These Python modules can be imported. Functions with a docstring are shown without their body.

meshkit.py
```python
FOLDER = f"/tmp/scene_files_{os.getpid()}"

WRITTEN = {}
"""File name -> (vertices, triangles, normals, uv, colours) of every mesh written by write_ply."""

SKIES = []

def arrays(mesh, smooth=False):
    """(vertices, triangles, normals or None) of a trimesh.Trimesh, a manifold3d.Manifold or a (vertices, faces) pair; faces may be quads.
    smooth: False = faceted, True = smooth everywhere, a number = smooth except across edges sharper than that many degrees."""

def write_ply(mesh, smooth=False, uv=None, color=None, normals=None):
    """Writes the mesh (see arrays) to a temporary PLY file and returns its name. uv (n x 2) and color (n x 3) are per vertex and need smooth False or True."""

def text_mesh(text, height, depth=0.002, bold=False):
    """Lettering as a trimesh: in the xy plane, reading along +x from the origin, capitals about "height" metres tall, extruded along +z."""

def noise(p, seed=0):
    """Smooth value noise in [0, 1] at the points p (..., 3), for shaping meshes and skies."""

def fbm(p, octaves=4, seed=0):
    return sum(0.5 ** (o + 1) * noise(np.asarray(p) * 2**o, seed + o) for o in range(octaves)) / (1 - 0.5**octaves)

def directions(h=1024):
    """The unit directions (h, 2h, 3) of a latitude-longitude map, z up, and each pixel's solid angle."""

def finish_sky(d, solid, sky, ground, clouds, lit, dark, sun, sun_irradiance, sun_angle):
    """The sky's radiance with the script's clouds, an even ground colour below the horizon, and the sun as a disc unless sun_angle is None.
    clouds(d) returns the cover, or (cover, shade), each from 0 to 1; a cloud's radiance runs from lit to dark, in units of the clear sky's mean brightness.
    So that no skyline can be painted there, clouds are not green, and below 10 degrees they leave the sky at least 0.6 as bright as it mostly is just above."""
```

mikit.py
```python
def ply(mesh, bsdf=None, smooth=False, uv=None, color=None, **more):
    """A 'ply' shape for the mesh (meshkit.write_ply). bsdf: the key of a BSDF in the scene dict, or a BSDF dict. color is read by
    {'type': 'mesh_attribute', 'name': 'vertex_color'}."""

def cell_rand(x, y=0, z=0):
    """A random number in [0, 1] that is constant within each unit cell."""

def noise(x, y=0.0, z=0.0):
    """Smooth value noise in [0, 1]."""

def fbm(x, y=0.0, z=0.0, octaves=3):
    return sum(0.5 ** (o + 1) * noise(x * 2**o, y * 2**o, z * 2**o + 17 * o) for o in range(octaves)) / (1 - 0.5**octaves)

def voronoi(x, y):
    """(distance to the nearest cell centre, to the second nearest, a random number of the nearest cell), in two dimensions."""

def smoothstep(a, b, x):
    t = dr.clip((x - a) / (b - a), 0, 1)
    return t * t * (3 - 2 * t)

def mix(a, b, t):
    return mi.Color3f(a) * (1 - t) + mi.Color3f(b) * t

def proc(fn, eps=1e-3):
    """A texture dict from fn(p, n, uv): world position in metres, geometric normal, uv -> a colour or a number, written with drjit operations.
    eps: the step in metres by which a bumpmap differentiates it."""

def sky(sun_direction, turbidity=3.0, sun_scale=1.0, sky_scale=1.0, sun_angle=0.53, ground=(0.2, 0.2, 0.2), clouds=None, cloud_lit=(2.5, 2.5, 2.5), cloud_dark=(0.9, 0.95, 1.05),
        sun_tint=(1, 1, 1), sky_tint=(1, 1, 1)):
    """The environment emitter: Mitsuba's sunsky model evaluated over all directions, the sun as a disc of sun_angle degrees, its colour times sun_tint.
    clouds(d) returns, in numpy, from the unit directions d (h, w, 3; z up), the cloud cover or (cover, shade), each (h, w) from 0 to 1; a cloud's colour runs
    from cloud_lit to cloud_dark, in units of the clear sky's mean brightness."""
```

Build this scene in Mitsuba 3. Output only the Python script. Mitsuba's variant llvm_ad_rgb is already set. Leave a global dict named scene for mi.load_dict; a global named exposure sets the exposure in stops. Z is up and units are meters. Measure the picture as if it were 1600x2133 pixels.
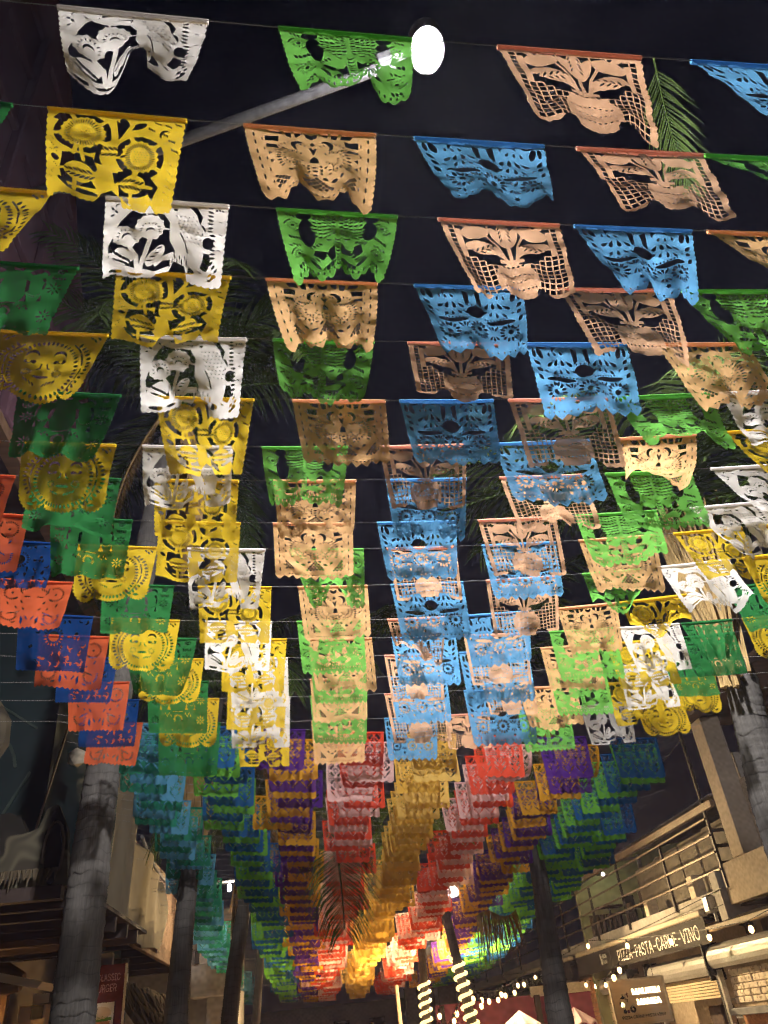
import math, random
import numpy as np, trimesh, mitsuba as mi, mikit, meshkit, drjit as dr
import shapely
from shapely import affinity as aff
from shapely.geometry import Polygon, Point, LineString, box
from shapely.ops import unary_union
from mikit import proc, noise, fbm, voronoi, cell_rand, smoothstep, mix

T = mi.ScalarTransform4f
scene, labels = {}, {}
# ------------------------------------------------------------------ camera, sky, lamps, exposure
F, CX, CY = 1610.0, 800.0, 1066.5
_up = np.array([-272, -2366, F]); _up /= np.linalg.norm(_up)
_st = np.array([-140, 1133.0, F]); _st -= _up * (_st @ _up); _st /= np.linalg.norm(_st)
_rt = np.cross(_st, _up); _rt *= np.sign(_rt[0]) / np.linalg.norm(_rt)
R = np.stack([_rt, _st, _up])
EYE = np.array([0, 0, 1.6])
fwd, cup = R @ [0, 0, 1], R @ [0, -1, 0]
scene['camera'] = {'type': 'perspective', 'fov': math.degrees(2 * math.atan(800 / F)), 'fov_axis': 'x', 'near_clip': 0.05, 'far_clip': 900.0,
                   'medium': {'type': 'ref', 'id': 'haze_air'},
                   'to_world': T().look_at(origin=EYE.tolist(), target=(EYE + fwd).tolist(), up=cup.tolist())}
exposure = 0.75
SKY = mikit.sky((0.2, 0.9, 0.25), turbidity=3, sun_scale=0.0, sky_scale=0.014, sky_tint=(0.27, 0.31, 1.0), ground=(0.05, 0.05, 0.05))
SKY['sampling_weight'] = 0.3
scene['sky'] = SKY
HAZE = 0.003
LAMP_POS, LAMP_L = np.array([0.875, 2.2, 6.4]), 2100.0
LAMP2_L, LAMP3_L = 1800.0, 110.0


def ray(px, py):
    return R @ np.array([(px - CX) / F, (py - CY) / F, 1.0])
def at_y(px, py, y):
    d = ray(px, py); return EYE + d * (y / d[1])
def at_z(px, py, z):
    d = ray(px, py); return EYE + d * ((z - 1.6) / d[2])
def at_x(px, py, x):
    d = ray(px, py); return EYE + d * (x / d[0])


# ------------------------------------------------------------------ helpers
USED = {}
def numbered(name):
    n = USED.get(name, 0); USED[name] = n + 1
    return name if n == 0 else f'{name}_{n:03d}'
def thing(name, label, cat, group=None):
    key = numbered(name)
    labels[key] = {'label': label, 'category': cat}
    if group: labels[key]['group'] = group
    return key
def put(key, mesh, bsdf, smooth=False, **kw):
    scene[key] = mikit.ply(mesh, 'material_' + bsdf, smooth=smooth, **kw)
    return key
def part(parent, name, mesh, bsdf, smooth=False, label=None, kind=None, **kw):
    key = numbered(parent + '__' + name)
    put(key, mesh, bsdf, smooth, **kw)
    if label: labels.setdefault(key, {})['label'] = label
    if kind: labels.setdefault(key, {})['kind'] = kind
    return key
def single(name, label, cat, mesh, bsdf, smooth=False, group=None, **kw):
    key = thing(name, label, cat, group); put(key, mesh, bsdf, smooth, **kw); return key
def struct(name, mesh, bsdf, smooth=False, **kw):
    key = numbered(name); put(key, mesh, bsdf, smooth, **kw); labels[key] = {'kind': 'structure'}; return key
def bx(x0, x1, y0, y1, z0, z1, ch=0.0):
    lo, hi = np.minimum([x0, y0, z0], [x1, y1, z1]), np.maximum([x0, y0, z0], [x1, y1, z1])
    if ch <= 0:
        m = trimesh.creation.box(extents=hi - lo); m.apply_translation((lo + hi) / 2); return m
    c = min(ch, 0.45 * (hi - lo).min()); pts = []
    for k in range(3):
        a, b = lo + c, hi - c; a[k], b[k] = lo[k], hi[k]
        pts += [[(a, b)[i][0], (a, b)[j][1], (a, b)[l][2]] for i in (0, 1) for j in (0, 1) for l in (0, 1)]
    return trimesh.convex.convex_hull(np.array(pts))
def cat(*ms):
    out = []
    for m in ms: out += list(m) if isinstance(m, (list, tuple)) else [m]
    return trimesh.util.concatenate(out)
def tube(pts, rad, n=8, cap=True):
    P = np.asarray(pts, float); r = np.broadcast_to(np.asarray(rad, float), (len(P),))
    t = np.gradient(P, axis=0); t /= np.linalg.norm(t, axis=1, keepdims=True) + 1e-12
    ref = np.array([0.31, 0.17, 0.93]) if abs(t[0] @ [0.31, 0.17, 0.93]) < 0.9 else np.array([1.0, 0, 0])
    a = np.cross(t, ref); a /= np.linalg.norm(a, axis=1, keepdims=True); b = np.cross(t, a)
    th = np.arange(n) * 2 * np.pi / n
    V = (P[:, None] + r[:, None, None] * (np.cos(th)[None, :, None] * a[:, None] + np.sin(th)[None, :, None] * b[:, None])).reshape(-1, 3)
    f = []
    for i in range(len(P) - 1):
        for j in range(n):
            k = (j + 1) % n; f += [[i*n+j, i*n+k, (i+1)*n+k], [i*n+j, (i+1)*n+k, (i+1)*n+j]]
    if cap:
        V = np.vstack([V, P[:1], P[-1:]]); c0, c1 = len(V) - 2, len(V) - 1; e = (len(P) - 1) * n
        for j in range(n): f += [[c0, (j+1) % n, j], [c1, e + j, e + (j+1) % n]]
    return trimesh.Trimesh(V, np.array(f), process=False)
def bar(a, b, w, h=None, n=None):
    """A straight square bar from a to b."""
    a, b = np.asarray(a, float), np.asarray(b, float); h = h or w; d = b - a; L = np.linalg.norm(d); d /= L
    s = np.cross(d, [0, 0, 1.0]); s = s / np.linalg.norm(s) if np.linalg.norm(s) > 1e-6 else np.array([1.0, 0, 0]); u = np.cross(s, d)
    m = trimesh.creation.box(extents=(w, L, h)); M = np.eye(4); M[:3, 0], M[:3, 1], M[:3, 2], M[:3, 3] = s, d, u, (a + b) / 2
    m.apply_transform(M); return m
def extr(poly, depth, O, ex, ey):
    """Polygon(s) in a plane with axes ex, ey at O, extruded by depth along ex x ey."""
    ez = np.cross(ex, ey); M = np.eye(4); M[:3, 0], M[:3, 1], M[:3, 2], M[:3, 3] = ex, ey, ez, O; out = []
    for g in getattr(poly, 'geoms', [poly]):
        if g.area > 1e-9: out.append(trimesh.creation.extrude_polygon(g, depth, engine='earcut'))
    m = cat(out); m.apply_transform(M); return m
def text(s, h, O, ex, ey, sx=1.0, bold=True, depth=0.004):
    m = meshkit.text_mesh(s, h, depth, bold); m.vertices[:, 0] *= sx
    ez = np.cross(ex, ey); M = np.eye(4); M[:3, 0], M[:3, 1], M[:3, 2], M[:3, 3] = ex, ey, ez, O
    w = m.vertices[:, 0].max(); m.apply_transform(M); return m, w


# ------------------------------------------------------------------ materials
def rgb(c): return {'type': 'rgb', 'value': [float(x) for x in c]}
def mat(name, color, rough=0.7, metallic=0.0, spec=0.4, bump=None, bscale=0.004):
    base = rgb(color) if isinstance(color, (tuple, list)) else proc(color)
    b = {'type': 'principled', 'base_color': base, 'roughness': rough, 'metallic': metallic, 'specular': spec}
    if bump: b = {'type': 'bumpmap', 'arbitrary': proc(bump), 'scale': bscale, 'bsdf': b}
    scene['material_' + name] = {'type': 'twosided', 'bsdf': b}; return name
def blotch(c1, c2, s=2.0, s2=15.0):
    return lambda p, n, uv: mix(c1, c2, dr.clip(fbm(p.x * s, p.y * s, p.z * s, 4) * 1.6 - 0.3, 0, 1)) * (0.82 + 0.36 * noise(p.x * s2, p.y * s2, p.z * s2))

# ------------------------------------------------------------------ the damp night air that glows round the lamps
scene['haze_air'] = {'type': 'homogeneous', 'albedo': rgb((.66, .64, .98)), 'sigma_t': HAZE, 'phase': {'type': 'hg', 'g': 0.6}}
scene['haze'] = {'type': 'cube', 'to_world': T().translate([0, 65, 8]).scale([75, 110, 9.2]), 'bsdf': {'type': 'null'}, 'interior': {'type': 'ref', 'id': 'haze_air'}}
labels['haze'] = {'label': 'thin damp night air over the street', 'category': 'haze', 'kind': 'stuff'}
# ------------------------------------------------------------------ cut-paper designs: sheets in units of the banner's width, x to the right, y down
H = 0.82
def ell(x, y, a, b, ang=0, n=20):
    t = np.arange(n) * 2 * np.pi / n
    return aff.rotate(Polygon(np.stack([x + a * np.cos(t), y + b * np.sin(t)], 1)), ang, origin=(x, y))
def slit(x, y, L, w, ang=0):
    L, w = L * 1.06, w * 1.3
    p = Polygon([(x - L/2, y), (x - L/6, y - w/2), (x + L/6, y - w/2), (x + L/2, y), (x + L/6, y + w/2), (x - L/6, y + w/2)])
    return aff.rotate(p, ang, origin=(x, y))
def tear(x, y, L, w, ang=0):
    p = Polygon([(x - L/2, y), (x + L*.1, y - w/2), (x + L*.38, y - w*.42), (x + L/2, y), (x + L*.38, y + w*.42), (x + L*.1, y + w/2)])
    return aff.rotate(p, ang, origin=(x, y))
def rayring(x, y, r, L, w, n, a0=0, a1=360, ry=None, f=slit):
    ry = ry or r; full = abs(a1 - a0) >= 360; out = []
    for k in range(n):
        a = math.radians(a0 + (a1 - a0) * k / (n if full else n - 1)); cx, cy = x + r * math.cos(a), y + ry * math.sin(a)
        out.append(f(cx, cy, L, w, math.degrees(math.atan2(math.sin(a) * r, math.cos(a) * ry))))
    return out
def serr(x, y, a, b, n, d):
    t = np.arange(2 * n) * np.pi / n; r = 1 + d * np.where(np.arange(2 * n) % 2, -1, 1)
    return Polygon(np.stack([x + a * r * np.cos(t), y + b * r * np.sin(t)], 1)).buffer(d * a * .35).buffer(-d * a * .35)
def crescent(x, y, r, k=0.75, ang=0):
    return aff.rotate(Point(x, y).buffer(r, 6).difference(Point(x + r * .15, y + r * k).buffer(r, 6)), ang, origin=(x, y))
def stroke(pts, w): return LineString(pts).buffer(w / 2, 2)
def mirror(gs): return [aff.scale(g, -1, 1, origin=(0.5, 0)) for g in gs]
def outline(side='scallop', bottom='zig', nb=12, d=0.022, h=H):
    ns = 14; pts = [(0.0, 0.0), (1.0, 0.0)]
    sd = 0.012
    for k in range(ns * 4 + 1): pts.append((1.0 + sd * (abs(math.sin(math.pi * k / 4)) - 1) * (side == 'scallop'), h * k / (ns * 4)))
    for k in range(1, nb * 4):
        u = 1 - k / (nb * 4)
        ph = (k / 4) % 1
        dy = d * (1 - abs(2 * ph - 1)) if bottom == 'zig' else (d * math.sin(math.pi * ph) if bottom == 'scallop' else d * (1 - abs(2 * ph - 1)) ** .5)
        pts.append((u, h + dy))
    for k in range(ns * 4, -1, -1): pts.append((sd * (1 - abs(math.sin(math.pi * k / 4))) * (side == 'scallop'), h * k / (ns * 4)))
    return Polygon(pts).buffer(0)
def sheet(outer, bg, motif, holes):
    s = outer
    if bg: s = s.difference(unary_union(bg))
    if motif: s = s.union(unary_union(motif).intersection(outer))
    s = s.difference(unary_union(holes))
    gs = sorted(getattr(s, 'geoms', [s]), key=lambda g: -g.area)
    return unary_union([g for g in gs if g.area > 0.003]).simplify(0.0012)
def flower5(x, y, r, hole=None):
    return [ell(x + r * math.cos(a), y + r * math.sin(a), r * .62, r * .62, 0, 10) for a in np.arange(6) * math.pi / 3] + [Point(x, y).buffer(r, 5)]

def d_vase():
    o = outline('scallop', 'scallop', 16, .012)
    # a hanging round vase below two lobes of net
    o = o.difference(unary_union([Polygon([(.14, .86), (.24, .775), (.36, .745), (.37, .86)]), Polygon([(.86, .86), (.76, .775), (.64, .745), (.63, .86)])]))
    o = o.union(ell(.5, .665, .185, .175))
    bg = [box(.145, .055, .855, .40), Polygon([(.2, .4), (.8, .4), (.7, .5), (.3, .5)])]
    m = [ell(.26, .15, .125, .075, -14), ell(.74, .15, .125, .075, 14), ell(.5, .17, .06, .135), ell(.44, .20, .04, .12, -22), ell(.56, .20, .04, .12, 22),
         ell(.29, .325, .15, .068, 18), ell(.71, .325, .15, .068, -18), stroke([(.5, .2), (.5, .5)], .03), stroke([(.31, .33), (.45, .42), (.47, .5)], .03), stroke([(.69, .33), (.55, .42), (.53, .5)], .03),
         stroke([(.33, .15), (.42, .3), (.46, .45)], .022), stroke([(.67, .15), (.58, .3), (.54, .45)], .022), box(.40, .44, .60, .475), ell(.5, .54, .12, .06)]
    for x in (.26, .38, .5, .62, .74): m.append(stroke([(x, .05), (x, .12)], .014))
    m += [stroke([(.145, .15), (.2, .15)], .016), stroke([(.8, .15), (.86, .15)], .016), stroke([(.14, .33), (.2, .31)], .02), stroke([(.86, .33), (.8, .31)], .02)]
    m += [ell(.19, .07, .05, .025, 30), ell(.81, .07, .05, .025, -30)]
    h = []
    for s in (0, 1):
        g = []
        for r in range(15):
            for c in range(7):
                x, y = .055 + c * .052, .075 + r * .048
                if c < 1 + (r < 1) or (r >= 7 and .03 < y and (x < .335 - .06 * max(0, (r - 12) / 2))): g.append(box(x, y, x + .040, y + .037))
        h += mirror(g) if s else g
    vase = ell(.5, .665, .17, .16); h = [q.difference(vase.buffer(.03)) for q in h]
    for k in range(9):
        h.append(slit(.36 + .035 * k, .60 + .012 * math.sin(k), .02, .008)); h.append(slit(.36 + .035 * k, .735, .02, .010)); h.append(slit(.38 + .03 * k, .66, .014, .006, 0))
    for k in range(5): h.append(slit(.425 + .0375 * k, .505, .026, .013))
    for sx in (1, -1):
        for k in range(5):
            h.append(slit(.5 + sx * (.12 + .05 * k), .30 + .012 * k, .055, .012, 55 * sx)); h.append(slit(.5 + sx * (.14 + .045 * k), .35 + .008 * k, .05, .010, -35 * sx))
        for k in range(4): h.append(slit(.5 + sx * .035, .10 + .04 * k, .05, .008, 62 * sx))
    return sheet(o, bg, m, h)

def d_face():
    o = Polygon(box(0, 0, 1, .6).exterior.coords)
    o = unary_union([o, ell(.5, .47, .36, .36, 0, 60), ell(.15, .62, .15, .18, 8, 24), ell(.85, .62, .15, .18, -8, 24)])
    o = o.union(unary_union([Point(x, y).buffer(.014, 4) for x, y in np.array(o.exterior.coords)[::1] if y > .1]))
    h = rayring(.5, .46, .315, .052, .018, 46, ry=.315)
    for sx in (0, 1):
        g = rayring(.5, .44, .44, .055, .02, 15, 120, 228, ry=.36)
        g += [stroke([(.5 + .375 * math.cos(a), .45 + .365 * math.sin(a)) for a in np.radians(np.linspace(s, s + 20, 6))], .016) for s in (135, 160, 186, 211)]
        g += [slit(.14, .735, .09, .022, 10), slit(.26, .715, .07, .02, -28), slit(.06, .07, .06, .016, -50), slit(.09, .10, .06, .016, -50), slit(.13, .07, .05, .014, -50)]
        g += [crescent(.375, .30, .062, .5, 12), ell(.345, .375, .042, .022, 5).difference(Point(.352, .37).buffer(.02)), slit(.40, .38, .05, .03), stroke([(.475, .40), (.465, .44), (.44, .455)], .014)]
        g += rayring(.36, .51, .036, .028, .007, 12); g += [slit(.37 + .028 * k, .60 + .012 * k, .05, .011, 60) for k in range(4)]
        h += mirror(g) if sx else g
    h += [ell(.5, .545, .075, .017), ]
    return sheet(o, [], [], h)

def d_sunflower():
    o = outline('scallop', 'scallop', 22, .010)
    o = o.difference(unary_union([Polygon([(.36, .86), (.43, .74), (.50, .70), (.57, .75), (.60, .86)]), Polygon([(.78, .86), (.83, .76), (.90, .86)])]))
    bg = [ell(.27, .24, .215, .20), ell(.70, .40, .185, .18), Polygon([(.46, .04), (.60, .16), (.52, .34), (.47, .24)]), ell(.66, .12, .07, .025, -35), ell(.56, .10, .06, .03, 60),
          Polygon([(.38, .40), (.46, .36), (.47, .52), (.37, .50)]), Polygon([(.50, .55), (.60, .56), (.57, .66), (.52, .64)]), Polygon([(.14, .46), (.36, .46), (.40, .56), (.36, .66), (.40, .72), (.16, .73), (.12, .6)]), Polygon([(.54, .54), (.80, .54), (.80, .70), (.70, .74), (.56, .74)]), ell(.08, .50, .04, .02, 40), Polygon([(.05,.12),(.09,.06),(.16,.05),(.09,.13)]),
          ell(.30, .76, .11, .018), ell(.16, .72, .06, .016, 40), ell(.62, .76, .06, .018, 40), Polygon([(.80, .55), (.87, .62), (.84, .74), (.78, .66)])]
    m = [serr(.27, .24, .165, .155, 22, .05), serr(.70, .40, .14, .135, 20, .06), stroke([(.47, .05), (.5, .25), (.46, .5), (.47, .72)], .05), stroke([(.52, .3), (.62, .12)], .035), ell(.47, .40, .06, .12, 12),
         stroke([(.27, .38), (.30, .5)], .03), stroke([(.7, .52), (.66, .62)], .03), ell(.27, .61, .115, .085, 12), ell(.67, .64, .105, .075, -15), stroke([(.13, .6), (.4, .6)], .03), stroke([(.25, .68), (.25, .76)], .03), stroke([(.55, .64), (.82, .64)], .03), stroke([(.66, .7), (.66, .78)], .03)]
    for cx, cy, r, n in ((.27, .24, .2, 5), (.70, .40, .17, 5)):
        for k in range(n): a = 2 * math.pi * k / n + .5; m.append(stroke([(cx + .12 * math.cos(a), cy + .12 * math.sin(a)), (cx + r * 1.15 * math.cos(a), cy + r * 1.1 * math.sin(a))], .035))
    h = []
    for cx, cy, r in ((.27, .24, .16), (.70, .40, .135)):
        h += rayring(cx, cy, r * .72, r * .36, .007, 40)
        h += [ell(cx + i * .022 + (j % 2) * .011, cy + j * .02, .005, .005, 0, 6) for i in range(-4, 5) for j in range(-4, 5) if (i * .022) ** 2 + (j * .02) ** 2 < (r * .45) ** 2]
    for sx, cx, cy in ((1, .27, .62), (-1, .66, .64), (1, .47, .38)):
        for k in range(6): h += [slit(cx - .09 + .034 * k, cy - .02, .06, .012, 35 * sx), slit(cx - .07 + .034 * k, cy + .03, .055, .012, -30 * sx)]
    for x, y in ((.08, .05), (.12, .05), (.78, .06), (.86, .08), (.93, .06), (.74, .12), (.84, .16), (.90, .22), (.93, .30)):
        h += [slit(x + .018 * k, y + .008 * k, .03, .009, 60) for k in range(3)]
    h += [crescent(.86, .17, .04, .5, -30), crescent(.09, .44, .02, .5)]
    h += [ell(.04 + .012 * (k % 3) + .03 * (k // 8 % 2), .3 + .02 * k, .004, .006, 0, 5) for k in range(20)] + [ell(.92 + .02 * (k % 3), .42 + .02 * k, .004, .006, 0, 5) for k in range(16)]
    return sheet(o, bg, m, h)

def d_toucan():
    o = outline('scallop', 'scallop', 20, .012)
    o = o.difference(unary_union([Polygon([(.40, .86), (.45, .77), (.56, .76), (.60, .66), (.70, .70), (.74, .86)])]))
    bg = [Polygon([(.10, .40), (.14, .28), (.22, .14), (.30, .06), (.50, .05), (.52, .18), (.60, .28), (.60, .70), (.44, .75), (.06, .70), (.05, .52)]), Polygon([(.62, .05), (.74, .06), (.80, .16), (.78, .26)]), ell(.80, .30, .035, .06, -10), ell(.86, .42, .045, .055), ell(.84, .60, .05, .10, 10),
          ell(.72, .72, .06, .035), ell(.14, .77, .07, .035), ell(.30, .77, .06, .03)]
    m = [Polygon([(.50, .06), (.66, .05), (.74, .16), (.79, .32), (.82, .52), (.80, .66), (.70, .60), (.64, .60), (.56, .44), (.55, .24), (.50, .16)]).buffer(.015), Polygon([(.24, .12), (.34, .075), (.54, .08), (.56, .16), (.42, .14), (.30, .15)]).buffer(.012),
         serr(.20, .42, .12, .11, 12, .06), serr(.38, .30, .115, .13, 12, .06), stroke([(.22, .5), (.30, .62), (.31, .76)], .035), stroke([(.39, .42), (.36, .6), (.33, .76)], .035),
         ell(.18, .64, .13, .085, -20), ell(.44, .60, .05, .13, 25), ell(.53, .62, .07, .035, -30), stroke([(.45, .7), (.58, .58)], .03)]
    for k in range(4): m.append(ell(.585 + .042 * k, .67, .021, .08, -4))
    m += [stroke([(.05, .42), (.12, .42)], .02), stroke([(.04, .6), (.12, .62)], .03), stroke([(.46, .3), (.57, .33)], .018), stroke([(.28, .06), (.30, .12)], .016), stroke([(.4, .05), (.42, .1)], .016), stroke([(.34, .15), (.36, .2)], .016), stroke([(.78, .25), (.84, .36)], .022), stroke([(.8, .5), (.9, .5)], .022), stroke([(.8, .66), (.88, .70)], .03), stroke([(.05, .75), (.4, .76)], .03), stroke([(.2, .74), (.22, .82)], .03)]
    h = [crescent(.205, .43, .04, .55, 0), crescent(.385, .33, .035, .55, 0)] + rayring(.205, .43, .075, .028, .008, 10, 160, 380) + rayring(.385, .33, .075, .028, .008, 10, 170, 370)
    h += [ell(.575, .11, .016, .013).difference(Point(.575, .11).buffer(.006)), stroke([(.50, .10), (.49, .13)], .008), stroke([(.40, .105), (.5, .11)], .007)]
    for r in range(8):
        for c in range(5): h.append(slit(.585 + .035 * c + .016 * (r % 2) + .012 * r, .17 + .038 * r, .02, .007, 35))
    h += [stroke([(.63, .36), (.68, .46), (.71, .56)], .01)] + [slit(.585 + .042 * k, .66, .07, .008, 86) for k in range(4)] + [slit(.606 + .042 * k, .62, .05, .007, 86) for k in range(3)]
    for k in range(5): h += [slit(.12 + .032 * k, .60 + .02 * k, .075, .012, 50), slit(.12 + .03 * k, .655 + .014 * k, .06, .011, 10)]
    for k in range(4): h.append(slit(.40 + .022 * k, .66 - .05 * k, .06, .011, -20))
    for k in range(13): y = .05 + .042 * k; h.append(slit(.855 + .06 * (y - .05) + (.02 if k > 6 else 0), y, .05, .017, 6))
    h += [slit(.93, .07, .03, .013, 70), slit(.955, .075, .03, .013, 70), slit(.905, .07, .03, .013, 70), crescent(.94, .2, .016, .5, 40), crescent(.95, .34, .016, .5, 40), crescent(.945, .48, .018, .5, 40), ell(.93, .72, .02, .02), ell(.90, .76, .014, .014)] + [slit(.90 + .02 * (k % 3), .60 + .035 * k, .045, .016, -60) for k in range(5)]
    h += [crescent(.11, .09, .02, .5, -30), crescent(.16, .07, .02, .5, 20), slit(.07, .13, .04, .015, 60), slit(.10, .16, .04, .015, 50), slit(.07, .20, .04, .015, -30), slit(.19, .11, .035, .013, 50)]
    return sheet(o, bg, m, h)

def d_palm():
    o = outline('scallop', 'dip', 11, .05, .78)
    bg = [ell(.235, .30, .07, .17), ell(.22, .09, .06, .055), ell(.77, .26, .07, .13), ell(.78, .09, .06, .05), ell(.36, .045, .06, .02), ell(.6, .045, .08, .02), Polygon([(.29, .50), (.38, .54), (.36, .60), (.27, .56)]), Polygon([(.38, .57), (.46, .46), (.47, .64), (.42, .66)]), Polygon([(.53, .46), (.64, .56), (.53, .62)]), ell(.42, .38, .03, .03), ell(.58, .38, .035, .03), ell(.40, .69, .06, .03), ell(.60, .69, .075, .035), ell(.28, .66, .055, .02, 35), ell(.72, .64, .055, .02, -35), Polygon([(.62, .48), (.70, .42), (.72, .52), (.66, .55)])]
    m = [stroke([(.5, .3), (.5, .8)], .075), ell(.5, .24, .20, .17), serr(.5, .22, .22, .15, 20, .08)] + flower5(.41, .48, .03) + flower5(.60, .48, .03)
    for k in range(14):
        x = .24 + .04 * k; m += [Polygon([(x - .012, .74), (x, .655 + .01 * (k % 3)), (x + .012, .74)])]
    h = []
    for k in range(9): h.append(crescent(.5, .40 + .042 * k, .028, -.45))
    for r in range(7):
        for c in range(5): 
            for sx in (1, -1): h.append(slit(.5 + sx * (.035 + .04 * c), .08 + .042 * r + .012 * c - .006 * c * c * .5, .045, .013, sx * (-38 + 12 * r - 4 * c)))
    for x in (.12, .88):
        for y in (.21, .56):
            h += [Point(x, y).buffer(.017, 5)] + rayring(x, y, .042, .028, .006, 12) + [stroke([(x + .075 * math.cos(a), y + .07 * math.sin(a)) for a in np.radians(np.linspace(s, s + 55, 6))], .013) for s in (20, 200)]
        h += [slit(x - .04 + .028 * k, .07 + .01 * k, .045, .012, 70) for k in range(4)] + [slit(x - .045 + .03 * k, .36 + .012 * k, .05, .016, 65) for k in range(4)] + [slit(x - .03 + .03 * k, .70, .05, .015, 65) for k in range(3)]
    for k in range(6):
        h += [slit(.27 + .03 * k, .61 - .012 * k, .06, .012, 40), slit(.73 - .025 * k, .60 - .014 * k, .06, .013, -40)]
    h += [slit(.3 + .05 * k, .035, .03, .012, 20 * (k % 3 - 1)) for k in range(9)] + [slit(.07 + .045 * k, .745, .035, .011, 90) for k in range(20)] + [slit(x + .03 * j, .455 + .02 * (k % 2), .035, .011, 50) for k, x in enumerate((.06, .12, .84, .90)) for j in (0, 1)] + [slit(.26 + .025 * k, .47 - .012 * k, .05, .012, 55) for k in range(4)] + [slit(.74 - .025 * k, .42 - .008 * k, .05, .012, -55) for k in range(4)]
    return sheet(o, bg, m, h)

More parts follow.
